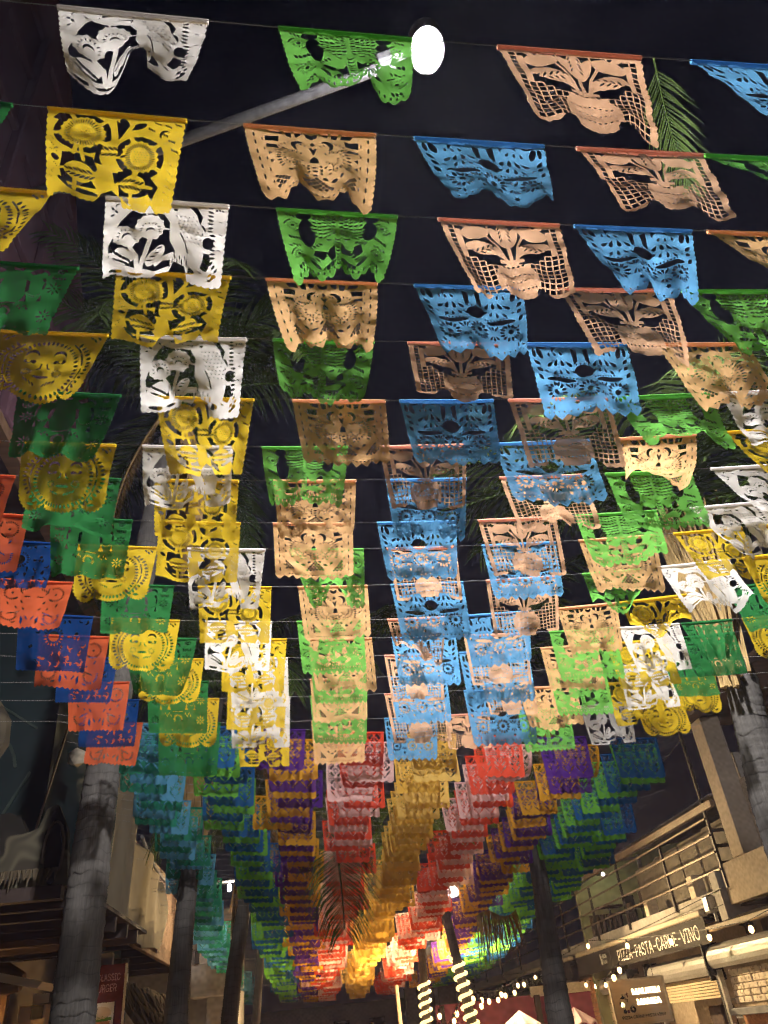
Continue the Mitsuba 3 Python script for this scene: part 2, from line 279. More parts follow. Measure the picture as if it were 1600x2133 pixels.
def d_birds():
    o = outline('scallop', 'zig', 9, .05, .785)
    bg = []
    for s in (0, 1):
        g = [Polygon([(.17, .045), (.26, .05), (.28, .11), (.2, .10)]), Polygon([(.29, .05), (.35, .05), (.35, .12), (.31, .12)]), Polygon([(.37, .05), (.43, .05), (.42, .09), (.38, .11)]), Polygon([(.14, .13), (.25, .14), (.24, .20), (.14, .19)]), Polygon([(.14, .22), (.22, .24), (.24, .30), (.19, .27), (.14, .26)]), crescent(.40, .22, .06, .6, -50), Polygon([(.14, .33), (.17, .35), (.14, .37)]), Polygon([(.14, .41), (.17, .43), (.14, .45)])]
        bg += mirror(g) if s else g
    bg += [Polygon([(.485, .24), (.5, .27), (.515, .24), (.53, .25), (.5, .33), (.47, .25)]), Polygon([(.465, .42), (.475, .37), (.5, .345), (.525, .37), (.535, .42)]), Polygon([(.48, .2), (.5, .22), (.52, .2), (.5, .17)]), Polygon([(.45, .06), (.5, .09), (.55, .06), (.54, .11), (.5, .13), (.46, .11)])]
    h = []
    for s in (0, 1):
        g = rayring(.36, .42, .15, .05, .012, 9, 150, 235, ry=.17) + rayring(.36, .40, .10, .035, .008, 12, 90, 300) + rayring(.36, .36, .165, .03, .008, 10, 200, 300)
        g += rayring(.36, .40, .05, .03, .008, 7, 20, 200) + [slit(.30 + .03 * k, .47 + .02 * (k % 2), .03, .009, 30 * (k % 3)) for k in range(6)] + [slit(.29, .58, .05, .02, 45), slit(.36, .615, .06, .022, 5), slit(.43, .58, .05, .02, -40), slit(.34, .53, .03, .01, -20), slit(.39, .53, .03, .01, 20)]
        g += [slit(.065, .10 + .10 * k, .055, .011, 90) for k in range(7)] + [slit(.12, .16 + .12 * k, .035, .008, 90) for k in range(5)]
        h += mirror(g) if s else g
    h += [slit(.18 + .04 * k, .765, .022, .010, 0) for k in range(17)] + [slit(.30 + .02 * k, .29 + .004 * (k % 3), .022, .007, 70) for k in range(4)] + [slit(.64 + .02 * k, .29 + .004 * (k % 3), .022, .007, 110) for k in range(4)] + [slit(.5, .47 + .035 * k, .045, .012, 0) for k in range(3)] + [slit(.5 + s_ * .045, .46 + .03 * k, .03, .010, s_ * 50) for k in range(3) for s_ in (1, -1)]
    # diamonds of net along the foot
    p = .042
    for i in range(-2, 26):
        for j in range(0, 7):
            x, y = .15 + i * p / 1 + (j % 2) * p / 2, .55 + j * p * .62 * .9
            if .14 < x < .86:
                dist = min(abs(x - .14), abs(x - .5), abs(x - .86))
                if y > .545 + dist * 1.15 and y < .745: h.append(aff.rotate(box(x - p*.31, y - p*.31, x + p*.31, y + p*.31), 45))
    return sheet(o, bg, [], h)

def d_blue():
    o = outline('scallop', 'zig', 8, .055, .775)
    bg = [ell(.5, .34, .09, .075), ell(.14, .05, .05, .02), ell(.86, .05, .05, .02), crescent(.30, .09, .07, .5, 0), crescent(.70, .09, .07, .5, 0), ell(.055, .11, .018, .05), ell(.945, .11, .018, .05), Polygon([(.42, .07), (.47, .10), (.46, .22), (.42, .26)]), Polygon([(.58, .07), (.53, .10), (.54, .22), (.58, .26)]), ell(.26, .425, .14, .026, 8), ell(.74, .425, .14, .026, -8), ell(.11, .12, .025, .06, -15), ell(.89, .12, .025, .06, 15), box(.36, .035, .64, .055)]
    m = [stroke([(x, .03), (x + .012, .06)], .012) for x in np.linspace(.38, .62, 9)]
    h = []
    for s in (0, 1):
        g = [tear(.19 + .06 * k, .22 + .018 * abs(k - 1.5), .085, .034, 100 - 28 * (k - 1.5)) for k in range(4)] + [tear(.22 + .06 * k, .325 + .01 * abs(k - 1.5), .06, .026, 80 - 30 * (k - 1.5)) for k in range(4)]
        g += [tear(.2 + .055 * k, .13, .05, .022, 100 - 20 * k) for k in range(3)] + [slit(.20 + .03 * k, .375 + .006 * k, .02, .012, 90) for k in range(8)]
        g += [slit(.065, .22, .08, .025, 50), slit(.075, .30, .07, .025, 50), slit(.065, .38, .07, .025, 55), crescent(.13, .33, .02, .5, 60)]
        g += [tear(.10, .66, .05, .02, 60), tear(.06, .70, .05, .02, 20), tear(.13, .70, .05, .02, 100)]
        h += mirror(g) if s else g
    for x, y in ((.19, .55), (.5, .55), (.81, .55)):
        h += [box(x - .026, y - .014, x + .026, y + .014).union(box(x - .014, y - .026, x + .014, y + .026))] + rayring(x, y, .080, .052, .019, 14, 8, 368, f=slit)
    for x in (.345, .655):
        for a in (60, 90, 120, 240, 270, 300): h.append(tear(x + .05 * math.cos(math.radians(a)), .55 + .055 * math.sin(math.radians(a)), .055, .02, a))
    h += [ell(.06 + .055 * k, .752, .008, .008, 0, 6) for k in range(17)] + [slit(.10 + .05 * k, .475 + .006 * (k % 2), .03, .010, 90) for k in range(17)] + [slit(.345 + .31 * j, .68, .05, .014, a) for j in (0, 1) for a in (0, 60, 120)] + [slit(.44 + .04 * k, .255 + .0 * k, .03, .010, 90) for k in range(4)]
    return sheet(o, bg, m, h)

def d_pots():
    o = outline('scallop', 'scallop', 22, .010)
    bg = [Polygon([(.30, .05), (.40, .10), (.36, .14), (.28, .10)]), Polygon([(.70, .05), (.60, .10), (.64, .14), (.72, .10)]), crescent(.27, .12, .05, .5, -40), crescent(.73, .12, .05, .5, 40), Polygon([(.36, .22), (.40, .2), (.37, .36), (.345, .33)]), Polygon([(.64, .22), (.60, .2), (.63, .36), (.655, .33)]), Polygon([(.2, .46), (.24, .46), (.22, .38)]), Polygon([(.33, .46), (.39, .46), (.36, .36)]), Polygon([(.61, .46), (.67, .46), (.64, .36)]), Polygon([(.76, .46), (.80, .46), (.78, .38)]), ell(.22, .28, .012, .05), ell(.78, .28, .012, .05), ell(.24, .2, .015, .03, 30), ell(.76, .2, .015, .03, -30), Polygon([(.45, .05), (.5, .07), (.55, .05), (.54, .09), (.46, .09)])]
    h = []
    for x in (.12, .88):
        for y in (.31, .62): h += rayring(x, y, .05, .05, .013, 8) + [Point(x, y).buffer(.012, 4)]
        h += [slit(x - .05 + .025 * k, .17 + .01 * (k % 2), .045, .012, 80) for k in range(5)] + [slit(x - .03 + .02 * (k % 4), .06 + .03 * (k // 4), .04, .011, 50 * (1 if k % 2 else -1)) for k in range(7)]
    h += rayring(.5, .60, .06, .035, .011, 14, 150, 390) + [slit(.30 + .03 * k, .52 + .03 * (k % 2), .045, .012, 60 if k % 2 else -60) for k in range(4)] + [slit(.62 + .03 * k, .52 + .03 * (k % 2), .045, .012, 60 if k % 2 else -60) for k in range(4)]
    h += rayring(.29, .34, .055, .02, .006, 8, 20, 160) + rayring(.71, .34, .055, .02, .006, 8, 20, 160) + [slit(.43 + .02 * k, .485, .03, .009) for k in range(8)] + [ell(.1 + .1 * k, .775, .014, .005, 0, 6) for k in range(9)]
    return sheet(o, bg, [], h)

def d_rings():
    o = outline('straight', 'zig', 14, .03, .79)
    h = []
    for s in (0, 1):
        g = rayring(.80, .22, .105, .04, .011, 18, -120, 120) + rayring(.80, .60, .10, .045, .011, 16, -20, 200) + [Point(.80, .22).buffer(.016, 5), Point(.76, .56).buffer(.014, 5), slit(.74, .31, .07, .02, 35), slit(.84, .40, .06, .016, -60), stroke([(.70, .12), (.68, .19), (.66, .22)], .014), slit(.66, .36, .07, .016, -55), slit(.62, .48, .07, .016, -50), slit(.72, .46, .05, .014, -60), Polygon([(.60, .66), (.63, .60), (.64, .70), (.61, .74)]), slit(.55, .64, .09, .016, -60), slit(.72, .72, .07, .018, 20)]
        g += [slit(.60 + .03 * k, .14 + .012 * k, .05, .011, 70) for k in range(4)] + [slit(.68 + .025 * k, .53 + .01 * k, .045, .010, 50) for k in range(6)] + [slit(.56 + .02 * k, .27, .04, .010, -40) for k in range(4)]
        h += mirror(g) if s else g
    return sheet(o, [], [], h)

def d_swirl():
    o = outline('straight', 'zig', 18, .018, .79); h = [Point(.5, .32).buffer(.075, 8)] + rayring(.5, .32, .12, .05, .016, 18)
    rs = random.Random(5)
    for k in range(46):
        x, y = rs.uniform(.06, .94), rs.uniform(.08, .74)
        if math.hypot(x - .5, y - .32) > .18: h.append((tear(x, y, rs.uniform(.05, .09), rs.uniform(.025, .045), rs.uniform(0, 360)), crescent(x, y, rs.uniform(.025, .04), .6, rs.uniform(0, 360)))[k % 2])
    return sheet(o, [], [], h)

def d_net(seed=0, fine=True):
    """Three columns of net diamonds over a row of pointed lobes."""
    o = outline('straight', 'scallop', 6, .035, .78); h = []; rs = random.Random(seed)
    P = .30
    for cx in (.2, .5, .8):
        h += [slit(cx + sx * .075, .635 - .0, .16, .024, sx * -48) for sx in (1, -1)] + [aff.rotate(box(cx - .014, .70, cx + .014, .728), 45)]
        for cy in (.17, .47):
            if fine:
                h += rayring(cx, cy, .045, .055, .019, 8) + rayring(cx, cy, .10, .045, .024, 8, 22, 382)
            else: h += rayring(cx, cy, .06, .08, .03, 6)
            h += [aff.rotate(box(cx + dx * .15 - .05, cy + dy * .15 - .02, cx + dx * .15 + .05, cy + dy * .15 + .02), 45 * (1 if dx * dy < 0 else -1) + 0, origin=(cx + dx * .15, cy + dy * .15)) for dx, dy in ((.5, .5), (-.5, .5), (.5, -.5), (-.5, -.5))]
    s = .036 if fine else .06
    for i in range(int(.92 / s)):
        for j in range(int(.5 / s)):
            x, y = .05 + i * s + (j % 2) * s / 2, .045 + j * s
            d = min(abs(x - c) for c in (.2, .5, .8)); e = min(abs(y - c) for c in (.17, .47))
            if d + e > .165 and y < .60: h.append(aff.rotate(box(x - s*.33, y - s*.33, x + s*.33, y + s*.33), 45))
    return sheet(o, [], [], h)

def cutgrid(poly, nx, ny):
    """Triangles of the sheet, cut along a grid so that it can bend: (uv points, faces)."""
    x0, y0, x1, y1 = poly.bounds; xs, ys = np.linspace(x0, x1, nx + 1), np.linspace(y0, y1, ny + 1)
    cells = [box(xs[i], ys[j], xs[i+1], ys[j+1]) for i in range(nx) for j in range(ny)]
    shapely.prepare(poly); V, Fc, at = [], [], 0
    for g in shapely.intersection(poly, np.array(cells)):
        for q in getattr(g, 'geoms', [g]):
            if q.geom_type != 'Polygon' or q.area < 1e-7: continue
            v, f = trimesh.creation.triangulate_polygon(q, engine='earcut'); V.append(v[:, :2]); Fc.append(f + at); at += len(v)
    V, Fc = np.vstack(V), np.vstack(Fc)
    key, inv = np.unique(np.round(V, 5), axis=0, return_inverse=True); Fc = inv.reshape(-1)[Fc]
    Fc = Fc[(Fc[:, 0] != Fc[:, 1]) & (Fc[:, 1] != Fc[:, 2]) & (Fc[:, 0] != Fc[:, 2])]
    return key, Fc
# ------------------------------------------------------------------ street lamp
def emit(mesh, key_or_parent, name, L, col, weight, bs='lens', label=None):
    k = part(key_or_parent, name, mesh, bs, label=label)
    scene[k]['emitter'] = {'type': 'area', 'radiance': rgb(np.array(col) * L), 'sampling_weight': float(weight)}
    return k
mat('lens', (0.8, 0.8, 0.8), 0.4)
mat('galv', blotch((.13, .13, .135), (.21, .21, .22), 3, 40), 0.5, 0.6, bump=lambda p, n, uv: fbm(p.x * 30, p.y * 30, p.z * 30, 3), bscale=.002)
lamp = thing('street_lamp', 'bright white street lamp on a slanting grey arm at the top', 'street lamp')
LP = LAMP_POS; armdir = np.array([-2.2, .78, -.12]); armdir /= np.linalg.norm(armdir)
side = np.cross(armdir, [0, 0, 1.0]); side /= np.linalg.norm(side); upv = np.cross(side, armdir)
def lamp_frame(m):
    m.apply_transform(trimesh.transformations.rotation_matrix(math.radians(-34), [1, 0, 0]))
    M = np.eye(4); M[:3, 0], M[:3, 1], M[:3, 2], M[:3, 3] = -armdir, -side, upv, LP; m.apply_transform(M); return m
_o = aff.scale(Point(0, 0).buffer(1, 12), .105, .25); _o2 = aff.scale(Point(0, 0).buffer(1, 12), .079, .218)
hs = trimesh.creation.extrude_polygon(_o.difference(_o2), .05, engine='earcut'); hs.apply_translation([0, 0, 0])
tp = trimesh.creation.extrude_polygon(_o, .035, engine='earcut'); tp.apply_translation([0, 0, .045]); tp.vertices[tp.vertices[:, 2] > .07, :2] *= .7
part(lamp, 'housing', lamp_frame(cat(hs, tp, bx(-.30, -.10, -.045, .045, .02, .075, .01))), 'galv')
_pl = trimesh.creation.extrude_polygon(_o2, .004, engine='earcut'); _pl.vertices[_pl.vertices[:, 2] < .002, :] += [0, 0, -.0]
lens = trimesh.creation.icosphere(3); lens.vertices = lens.vertices * [.078, .215, .085]; lens = lens.slice_plane([0, 0, 0], [0, 0, -1]); lens.apply_translation([0, 0, .012])
emit(lamp_frame(lens), lamp, 'lens', LAMP_L * 1.05, (1.0, .97, .96), 6.0)
armend = LP + armdir * 5.2 + np.array([0, 0, -.1])
part(lamp, 'arm', tube([LP + armdir * .2, LP + armdir * 1.5, LP + armdir * 3.5, armend], [.034, .037, .042, .05], 12), 'galv', smooth=40)
part(lamp, 'pole', tube([[armend[0], armend[1], 0], [armend[0], armend[1], armend[2] + .2]], [.09, .065], 14), 'galv', smooth=40)
# ------------------------------------------------------------------ ground and materials of the setting
mat('paving', blotch((.16, .14, .12), (.28, .25, .22), .8, 6), .8, bump=lambda p, n, uv: fbm(p.x * 8, p.y * 8, 0, 3), bscale=.01)
mat('plaster', blotch((.30, .245, .185), (.40, .33, .26), 1.2, 18), .85, bump=lambda p, n, uv: fbm(p.x * 14, p.y * 14, p.z * 14, 4), bscale=.006)
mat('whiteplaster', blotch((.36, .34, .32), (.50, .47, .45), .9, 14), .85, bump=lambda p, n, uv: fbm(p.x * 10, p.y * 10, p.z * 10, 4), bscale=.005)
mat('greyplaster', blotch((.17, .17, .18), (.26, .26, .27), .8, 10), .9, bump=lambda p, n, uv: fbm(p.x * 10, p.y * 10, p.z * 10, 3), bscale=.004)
mat('rough', blotch((.26, .20, .14), (.44, .36, .27), 5, 30), .95, bump=lambda p, n, uv: fbm(p.x * 22, p.y * 22, p.z * 22, 5), bscale=.03)
mat('darksteel', blotch((.030, .026, .024), (.06, .05, .045), 4, 40), .55, .3)
mat('rail', blotch((.10, .076, .057), (.17, .13, .10), 3, 40), .5, .4)
mat('alu', blotch((.36, .35, .34), (.48, .47, .46), 2, 60), .35, .5)
mat('black', (.012, .011, .011), .6)
mat('canvas', blotch((.022, .018, .016), (.035, .03, .026), 3, 60), .8)
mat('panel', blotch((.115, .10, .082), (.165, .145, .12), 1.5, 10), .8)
mat('cream', blotch((.50, .43, .33), (.60, .53, .42), 2, 25), .7)
mat('sign_white', (.85, .82, .76), .6)
mat('brick', blotch((.36, .17, .09), (.56, .30, .17), 9, 40), .9, bump=lambda p, n, uv: fbm(p.x * 40, p.y * 40, p.z * 40, 3), bscale=.006)
mat('stone', lambda p, n, uv: mix((.66, .58, .48), (.36, .28, .20), smoothstep(.52, .78, fbm(p.x * 16, p.y * 16, p.z * 16, 3))), .9, bump=lambda p, n, uv: fbm(p.x * 30, p.y * 30, p.z * 30, 4), bscale=.012)
mat('slat', blotch((.52, .42, .28), (.64, .54, .38), 2, 50), .45, .2)
mat('wood', lambda p, n, uv: mix((.10, .055, .03), (.22, .13, .075), fbm(p.x * 2, p.y * 14, p.z * 14, 4)), .7, bump=lambda p, n, uv: fbm(p.x * 4, p.y * 40, p.z * 40, 3), bscale=.003)
mat('darkwood', lambda p, n, uv: mix((.028, .018, .016), (.075, .05, .042), fbm(p.x * 3, p.y * 12, p.z * 12, 4)), .65, bump=lambda p, n, uv: fbm(p.x * 5, p.y * 40, p.z * 40, 3), bscale=.004)
mat('lightwood', lambda p, n, uv: mix((.60, .46, .31), (.74, .61, .44), fbm(p.x * 3, p.y * 3, p.z * 22, 4)), .6)
mat('tarp', lambda p, n, uv: mix((.17, .14, .092), (.27, .23, .16), fbm(p.x * 5, p.y * 5, p.z * 1.2, 4)), .9, bump=lambda p, n, uv: fbm(p.x * 60, p.y * 60, p.z * 60, 2), bscale=.002)
mat('maroon', blotch((.095, .012, .016), (.13, .02, .024), 2, 30), .6)
mat('magenta', blotch((.25, .05, .09), (.32, .08, .12), .7, 8), .7)
mat('gablewall', blotch((.17, .17, .095), (.23, .23, .14), 1, 9), .9)
mat('pinkcloth', (.40, .28, .31), .8)
mat('muralpaint', blotch((.03, .05, .044), (.07, .09, .07), 3, 20), .5)
mat('paper', (.78, .74, .66), .8)
mat('thatch', lambda p, n, uv: mix((.05, .037, .024), (.16, .12, .07), fbm(p.x * 30, p.y * 30, p.z * 5, 4)), .95, bump=lambda p, n, uv: fbm(p.x * 60, p.y * 60, p.z * 10, 3), bscale=.012)
mat('teal', lambda p, n, uv: mix((.012, .022, .026), (.02, .042, .045), fbm(p.x * 1.2, p.y * 1.2, p.z * 1.2, 4)), .8)
mat('tower', lambda p, n, uv: mix((.060, .030, .045), (.13, .06, .075), fbm(p.x * .8, p.y * .8, p.z * .8, 4)), .9, bump=lambda p, n, uv: fbm(p.x * 12, p.y * 12, p.z * 12, 3), bscale=.01)
def swirl(p, n, uv):
    a = fbm(p.x * 1.6 + 3, p.z * 1.6, p.y, 3); w = noise(p.x * 1.3 + 2.5 * a, p.z * 1.3 - 2 * a, 1.5)
    line = smoothstep(.06, .0, dr.abs(w - .5) * dr.abs(w - .62) * 9)
    return mix(mix((.018, .015, .012), (.055, .045, .033), smoothstep(.4, .65, a)), mix((.09, .10, .065), (.17, .135, .09), noise(p.x * 2, p.z * 2, 9)), line * .8)
mat('mural', swirl, .45)
def barkring(p):
    w = p.z * 11 + .5 * noise(p.x * 5, p.y * 5, p.z * 1.5) + .55 * noise(p.x * 16, p.y * 16, p.z * 6); i = dr.floor(w); f = w - i; d = cell_rand(i, 3, 7)
    return 1 - (.25 + .75 * d) * (1 - smoothstep(0, .16, f)) * smoothstep(.25, .55, noise(p.x * 9, p.y * 9, i * 1.7)), d
def bark(p, n, uv):
    r, c = barkring(p); st = noise(p.x * 110, p.y * 110, p.z * 4); b = fbm(p.x * 4, p.y * 4, p.z * 2.5, 4)
    return mix((.042, .038, .035), (.135, .125, .115), .5 * b + .38 * st + .12 * c) * (.55 + .45 * r)
def barkbump(p, n, uv):
    r, c = barkring(p); return .7 * r + .5 * fbm(p.x * 45, p.y * 45, p.z * 7, 3) + .15 * c
mat('bark', bark, .9, bump=barkbump, bscale=.012)
for _n, _c in (('leaf', (.055, .085, .022)), ('deadleaf', (.34, .22, .095)), ('petiole', (.46, .32, .14))):
    scene['material_' + _n] = {'type': 'principledthin', 'base_color': proc((lambda c: lambda p, n, uv: mi.Color3f(c) * (.6 + .8 * noise(p.x * 9, p.y * 9, p.z * 9)))(_c)), 'roughness': .55, 'diff_trans': .5, 'eta': 1.35}
mat('glowlens', (.9, .85, .7), .3)
WARM = np.array([1.0, .52, .16])

gx, gy = np.meshgrid(np.linspace(-60, 60, 25), np.linspace(-30, 160, 39), indexing='ij')
gm = trimesh.Trimesh(*(lambda n, m: (np.stack([gx.ravel(), gy.ravel(), 0 * gx.ravel()], 1), np.array([[i*m+j, (i+1)*m+j, (i+1)*m+j+1] for i in range(n-1) for j in range(m-1)] + [[i*m+j, (i+1)*m+j+1, i*m+j+1] for i in range(n-1) for j in range(m-1)])))(25, 39), process=False)
struct('ground', gm, 'paving')
X, Y, Z = np.eye(3)
ORDW = ('first', 'second', 'third')

# ------------------------------------------------------------------ right side: the restaurant with its roof terrace
rest = thing('restaurant_building', 'long low restaurant building with a railed roof terrace on the right', 'building')
part(rest, 'wall', cat(bx(8.7, 14, 16.4, 60, 0, 3.1), bx(8.35, 8.7, 24.4, 25.2, 0, 2.5), bx(8.35, 8.7, 42.5, 60, 0, 2.6)), 'plaster')
part(rest, 'terrace_slab', bx(7.75, 14, 15.75, 46, 3.12, 3.34, .01), 'whiteplaster')
part(rest, 'fascia_beam', cat(bx(7.95, 8.1, 16.2, 46, 2.98, 3.118)), 'darksteel')
part(rest, 'pillar', bx(7.62, 8.3, 15.45, 15.75, 2.75, 3.62, .01), 'whiteplaster')
posts = [15.3, 17.85, 20.8, 23.3, 26.4, 29.6, 33, 36.5, 40, 43.5]; tall = {15.3: 6.3, 20.8: 6.15, 26.4: 5.7, 33: 5.6}
ralg = thing('terrace_railing', 'brown steel railing of four bars along the roof terrace edge', 'railing')
for y in posts:
    part(ralg, 'post', bx(7.69, 7.74, y - .028, y + .028, 3.20 if y > 16 else 3.3, tall.get(y, 4.55)), 'darksteel')
for z in (3.62, 3.92, 4.22, 4.52):
    part(ralg, 'bar', bx(7.66, 7.688, 15.3, 46, z - .017, z + .017), 'rail')
for z in (3.72, 4.02, 4.30): part(ralg, 'bar', bx(7.74, 9.4, 15.28, 15.32, z - .03, z + .03), 'darksteel')
shed = thing('terrace_shelter', 'shelter of beige sheets under a corrugated roof on the terrace', 'shelter')
for k in range(4):
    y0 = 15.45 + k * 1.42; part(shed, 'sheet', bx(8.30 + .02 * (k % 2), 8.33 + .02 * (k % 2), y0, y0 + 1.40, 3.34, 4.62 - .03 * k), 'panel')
part(shed, 'beam', bar([7.72, 14.9, 4.72], [7.72, 24.4, 4.80], .09, .13), 'rail')
xs = np.arange(7.72, 9.8, .02); yy0, yy1 = 14.8, 19.9
def corr(y): return np.stack([xs * 0 + y, xs], 1)
ys_ = np.arange(14.8, 20.6, .022); prof = .022 * np.sin(ys_ * 2 * np.pi / .15)
Vc = np.vstack([np.stack([0 * ys_ + 7.66, ys_, 4.86 + prof], 1), np.stack([0 * ys_ + 10.2, ys_, 5.12 + prof], 1)]); nc = len(ys_)
Fc_ = np.array([[i, i + 1, nc + i + 1] for i in range(nc - 1)] + [[i, nc + i + 1, nc + i] for i in range(nc - 1)])
mc = trimesh.Trimesh(np.vstack([Vc, Vc - [0, 0, .006]]), np.vstack([Fc_, Fc_[:, ::-1] + 2 * nc]), process=False); part(shed, 'roof', mc, 'greyplaster', smooth=40)
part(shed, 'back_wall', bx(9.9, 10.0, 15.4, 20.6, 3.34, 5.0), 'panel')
for y0, w, h_, nm in ((16.9, .28, .42, 'cream'), (19.6, .22, .34, 'cream')):
    single('terrace_box', f'small {"larger " if w > .25 else ""}pale box standing on the terrace edge {"near the corner" if w > .25 else "farther along"}', 'box', bx(7.8, 8.05, y0, y0 + w, 3.342, 3.342 + h_, .01), nm)

# awnings with lettered valances
Xp = 7.55
def awning(y0, y1, label, logo_y, tx_y, txt, h, sx, third=False):
    a = thing('awning', label, 'awning', 'black lettered awnings of the restaurant')
    part(a, 'valance', bx(Xp, Xp + .012, y0, y1, 2.50, 2.965), 'canvas')
    part(a, 'cassette', bx(Xp - .03, Xp + .16, y0 + .05, y1 - .1, 2.972, 3.075, .02), 'cream')
    part(a, 'canopy', extr(Polygon([(0, 0), (1.1, .0), (1.1, .03), (0, .03)]), y1 - y0 - .2, np.array([Xp + .17, y1 - .1, 3.0]), X, Z), 'canvas')
    ex, ey, O = -Y, Z, np.array([Xp - .001, tx_y, 2.60])
    m, w = text(txt, h, O, ex, ey, 1.0, False); m.vertices[:, 1] = tx_y + (m.vertices[:, 1] - tx_y) * sx / w; part(a, 'lettering', m, 'sign_white')
    o = np.array([Xp - .001, logo_y, 2.62])
    lm = [extr(unary_union([ell(.06, .19, .05, .07), ell(.10, .07, .045, .06), box(.13, .005, .16, .14), stroke([(.03, .24), (.1, .13), (.05, .04)], .03)]), .004, o, ex, ey)]
    t1, _ = text('CUCINA', .085, o + ex * .19 + ey * .15, ex, ey, .8); t2, _ = text('ITALIANA', .075, o + ex * .21 + ey * .025, ex, ey, .62)
    part(a, 'emblem', cat(lm + [t1, t2]), 'sign_white')
    for y in (y0 + .4, y1 - .4): part(a, 'bracket', cat(bar([Xp + .1, y, 2.99], [8.6, y, 2.75], .04), bx(8.55, 8.7, y - .05, y + .05, 2.6, 2.95)), 'darksteel')
    return a
awning(16.35, 25.3, 'nearest black awning lettered PIZZA-PASTA-CARNE-VINO in white', 23.1, 21.7, 'PIZZA-PASTA-CARNE-VINO', .25, 5.0)
awning(26.0, 35.2, 'second black awning with the same lettering, half hidden by the dark trunk', 34.3, 32.9, 'PIZZA-PASTA-CARNE-VINO', .25, 5.9)
awning(36.0, 43.0, 'farthest and smallest black lettered awning past the dark trunk', 42.2, 40.6, 'PIZZA-PASTA-CARNE-VINO', .25, 4.4)
single('loudspeaker', 'small white loudspeaker under the terrace corner beside the lettered awning', 'loudspeaker', cat(bx(7.55, 7.72, 15.95, 16.2, 2.98, 3.28, .03), trimesh.creation.cylinder(.035, .25, sections=10, transform=trimesh.transformations.translation_matrix([7.68, 16.05, 2.95]))), 'alu')

# shop fronts: shutters, stone and brick
def roller(label, y0, y1, x, ztop, nslat, zlow):
    s = thing('roller_shutter', label, 'shutter')
    n = 9; th = np.linspace(-.3, np.pi * .75, n); pts = [(-.24 * math.sin(t), .24 * math.cos(t)) for t in th]
    for k in range(n - 1):
        (a, b), (c, d) = pts[k], pts[k + 1]
        part(s, 'drum_slat', extr(Polygon([(a, b), (c, d), (c * .93, d * .93), (a * .93, b * .93)]).buffer(0), y1 - y0, np.array([x + .05, y1, ztop - .24]), X, Z), 'alu')
    ring = extr(aff.rotate(box(-.27, -.27, .05, .27).difference(Point(0, 0).buffer(.16)), 0), .05, np.array([x + .05, y0, ztop - .24]), X, Z)
    r2 = ring.copy(); r2.apply_translation([0, y1 - y0 + .06, 0]); part(s, 'end_plate', ring, 'black'); part(s, 'end_plate', r2, 'black')
    hgt = (ztop - .42 - zlow) / max(nslat, 1)
    for k in range(nslat):
        z = zlow + k * hgt; part(s, 'slat', bx(x, x + .025 + .01 * (k % 2), y0 + .05, y1 - .05, z + .006, z + hgt - .006, .006), 'slat')
    for y in (y0 - .03, y1 - .05):
        part(s, 'guide', bx(x - .05, x + .04, y, y + .09, 0, ztop - .43), 'alu'); part(s, 'guide_edge', bx(x - .055, x + .05, y + .092, y + .14, 0, ztop - .43), 'black')
    return s
roller('big rolled-up shutter drum over the pale stone wall, nearest the camera', 11.4, 16.75, 7.75, 2.50, 0, 2.1)
roller('half-closed slatted shutter under the lettered awning', 17.2, 20.6, 7.95, 2.42, 7, 1.62)
roller('third shutter with a closed slatted curtain beside the brick pillar', 21.9, 24.6, 7.95, 2.40, 9, .2)
rs = np.random.default_rng(3)
sw = thing('stone_wall', 'pale rough stone wall with a grey counter under the nearest shutter', 'wall')
part(sw, 'core', bx(7.93, 8.2, 11.4, 16.7, .0, 2.02), 'rough')
zz = 1.5
while zz < 1.99:
    y = 11.4 + rs.uniform(0, .15); hh = rs.uniform(.10, .13)
    while y < 16.6:
        w = rs.uniform(.16, .34); d = rs.uniform(.0, .03)
        part(sw, 'stone', bx(7.89 - d, 7.95, y + .006, min(y + w, 16.68) - .006, zz + .005, zz + hh - .005, .012), 'stone'); y += w
    zz += hh
part(sw, 'counter', bx(7.6, 8.0, 11.4, 16.5, 1.33, 1.44, .01), 'greyplaster')
part(sw, 'front', bx(7.85, 7.95, 11.4, 16.5, .0, 1.32), 'brick')
bp = thing('brick_pillar', 'warm lit brick pillar left of the hanging signboard', 'pillar')
part(bp, 'core', bx(8.02, 8.6, 25.4, 27.2, 0, 2.5), 'rough')
for i in range(14):
    for j in range(8):
        y = 25.42 + j * .22 + (i % 2) * .1
        if y < 27.1: part(bp, 'brick', bx(7.985 - rs.uniform(0, .012), 8.03, y + .006, min(y + .21, 27.18), 1.02 + i * .105, 1.02 + i * .105 + .093, .006), 'brick')
ins = thing('shop_interior', 'dim brick shop interior with shelves behind the half-closed shutter', 'interior')
part(ins, 'back_wall', bx(9.0, 9.1, 16.7, 25.2, 0, 2.6), 'brick'); 
for k, z in enumerate((.9, 1.25, 1.55)): part(ins, 'shelf', bx(8.5, 8.95, 17.3 + .1 * k, 18.2, z, z + .04), 'greyplaster')
part(ins, 'cabinet', bx(8.4, 8.9, 18.6, 19.2, 0, 1.5, .02), 'darkwood')

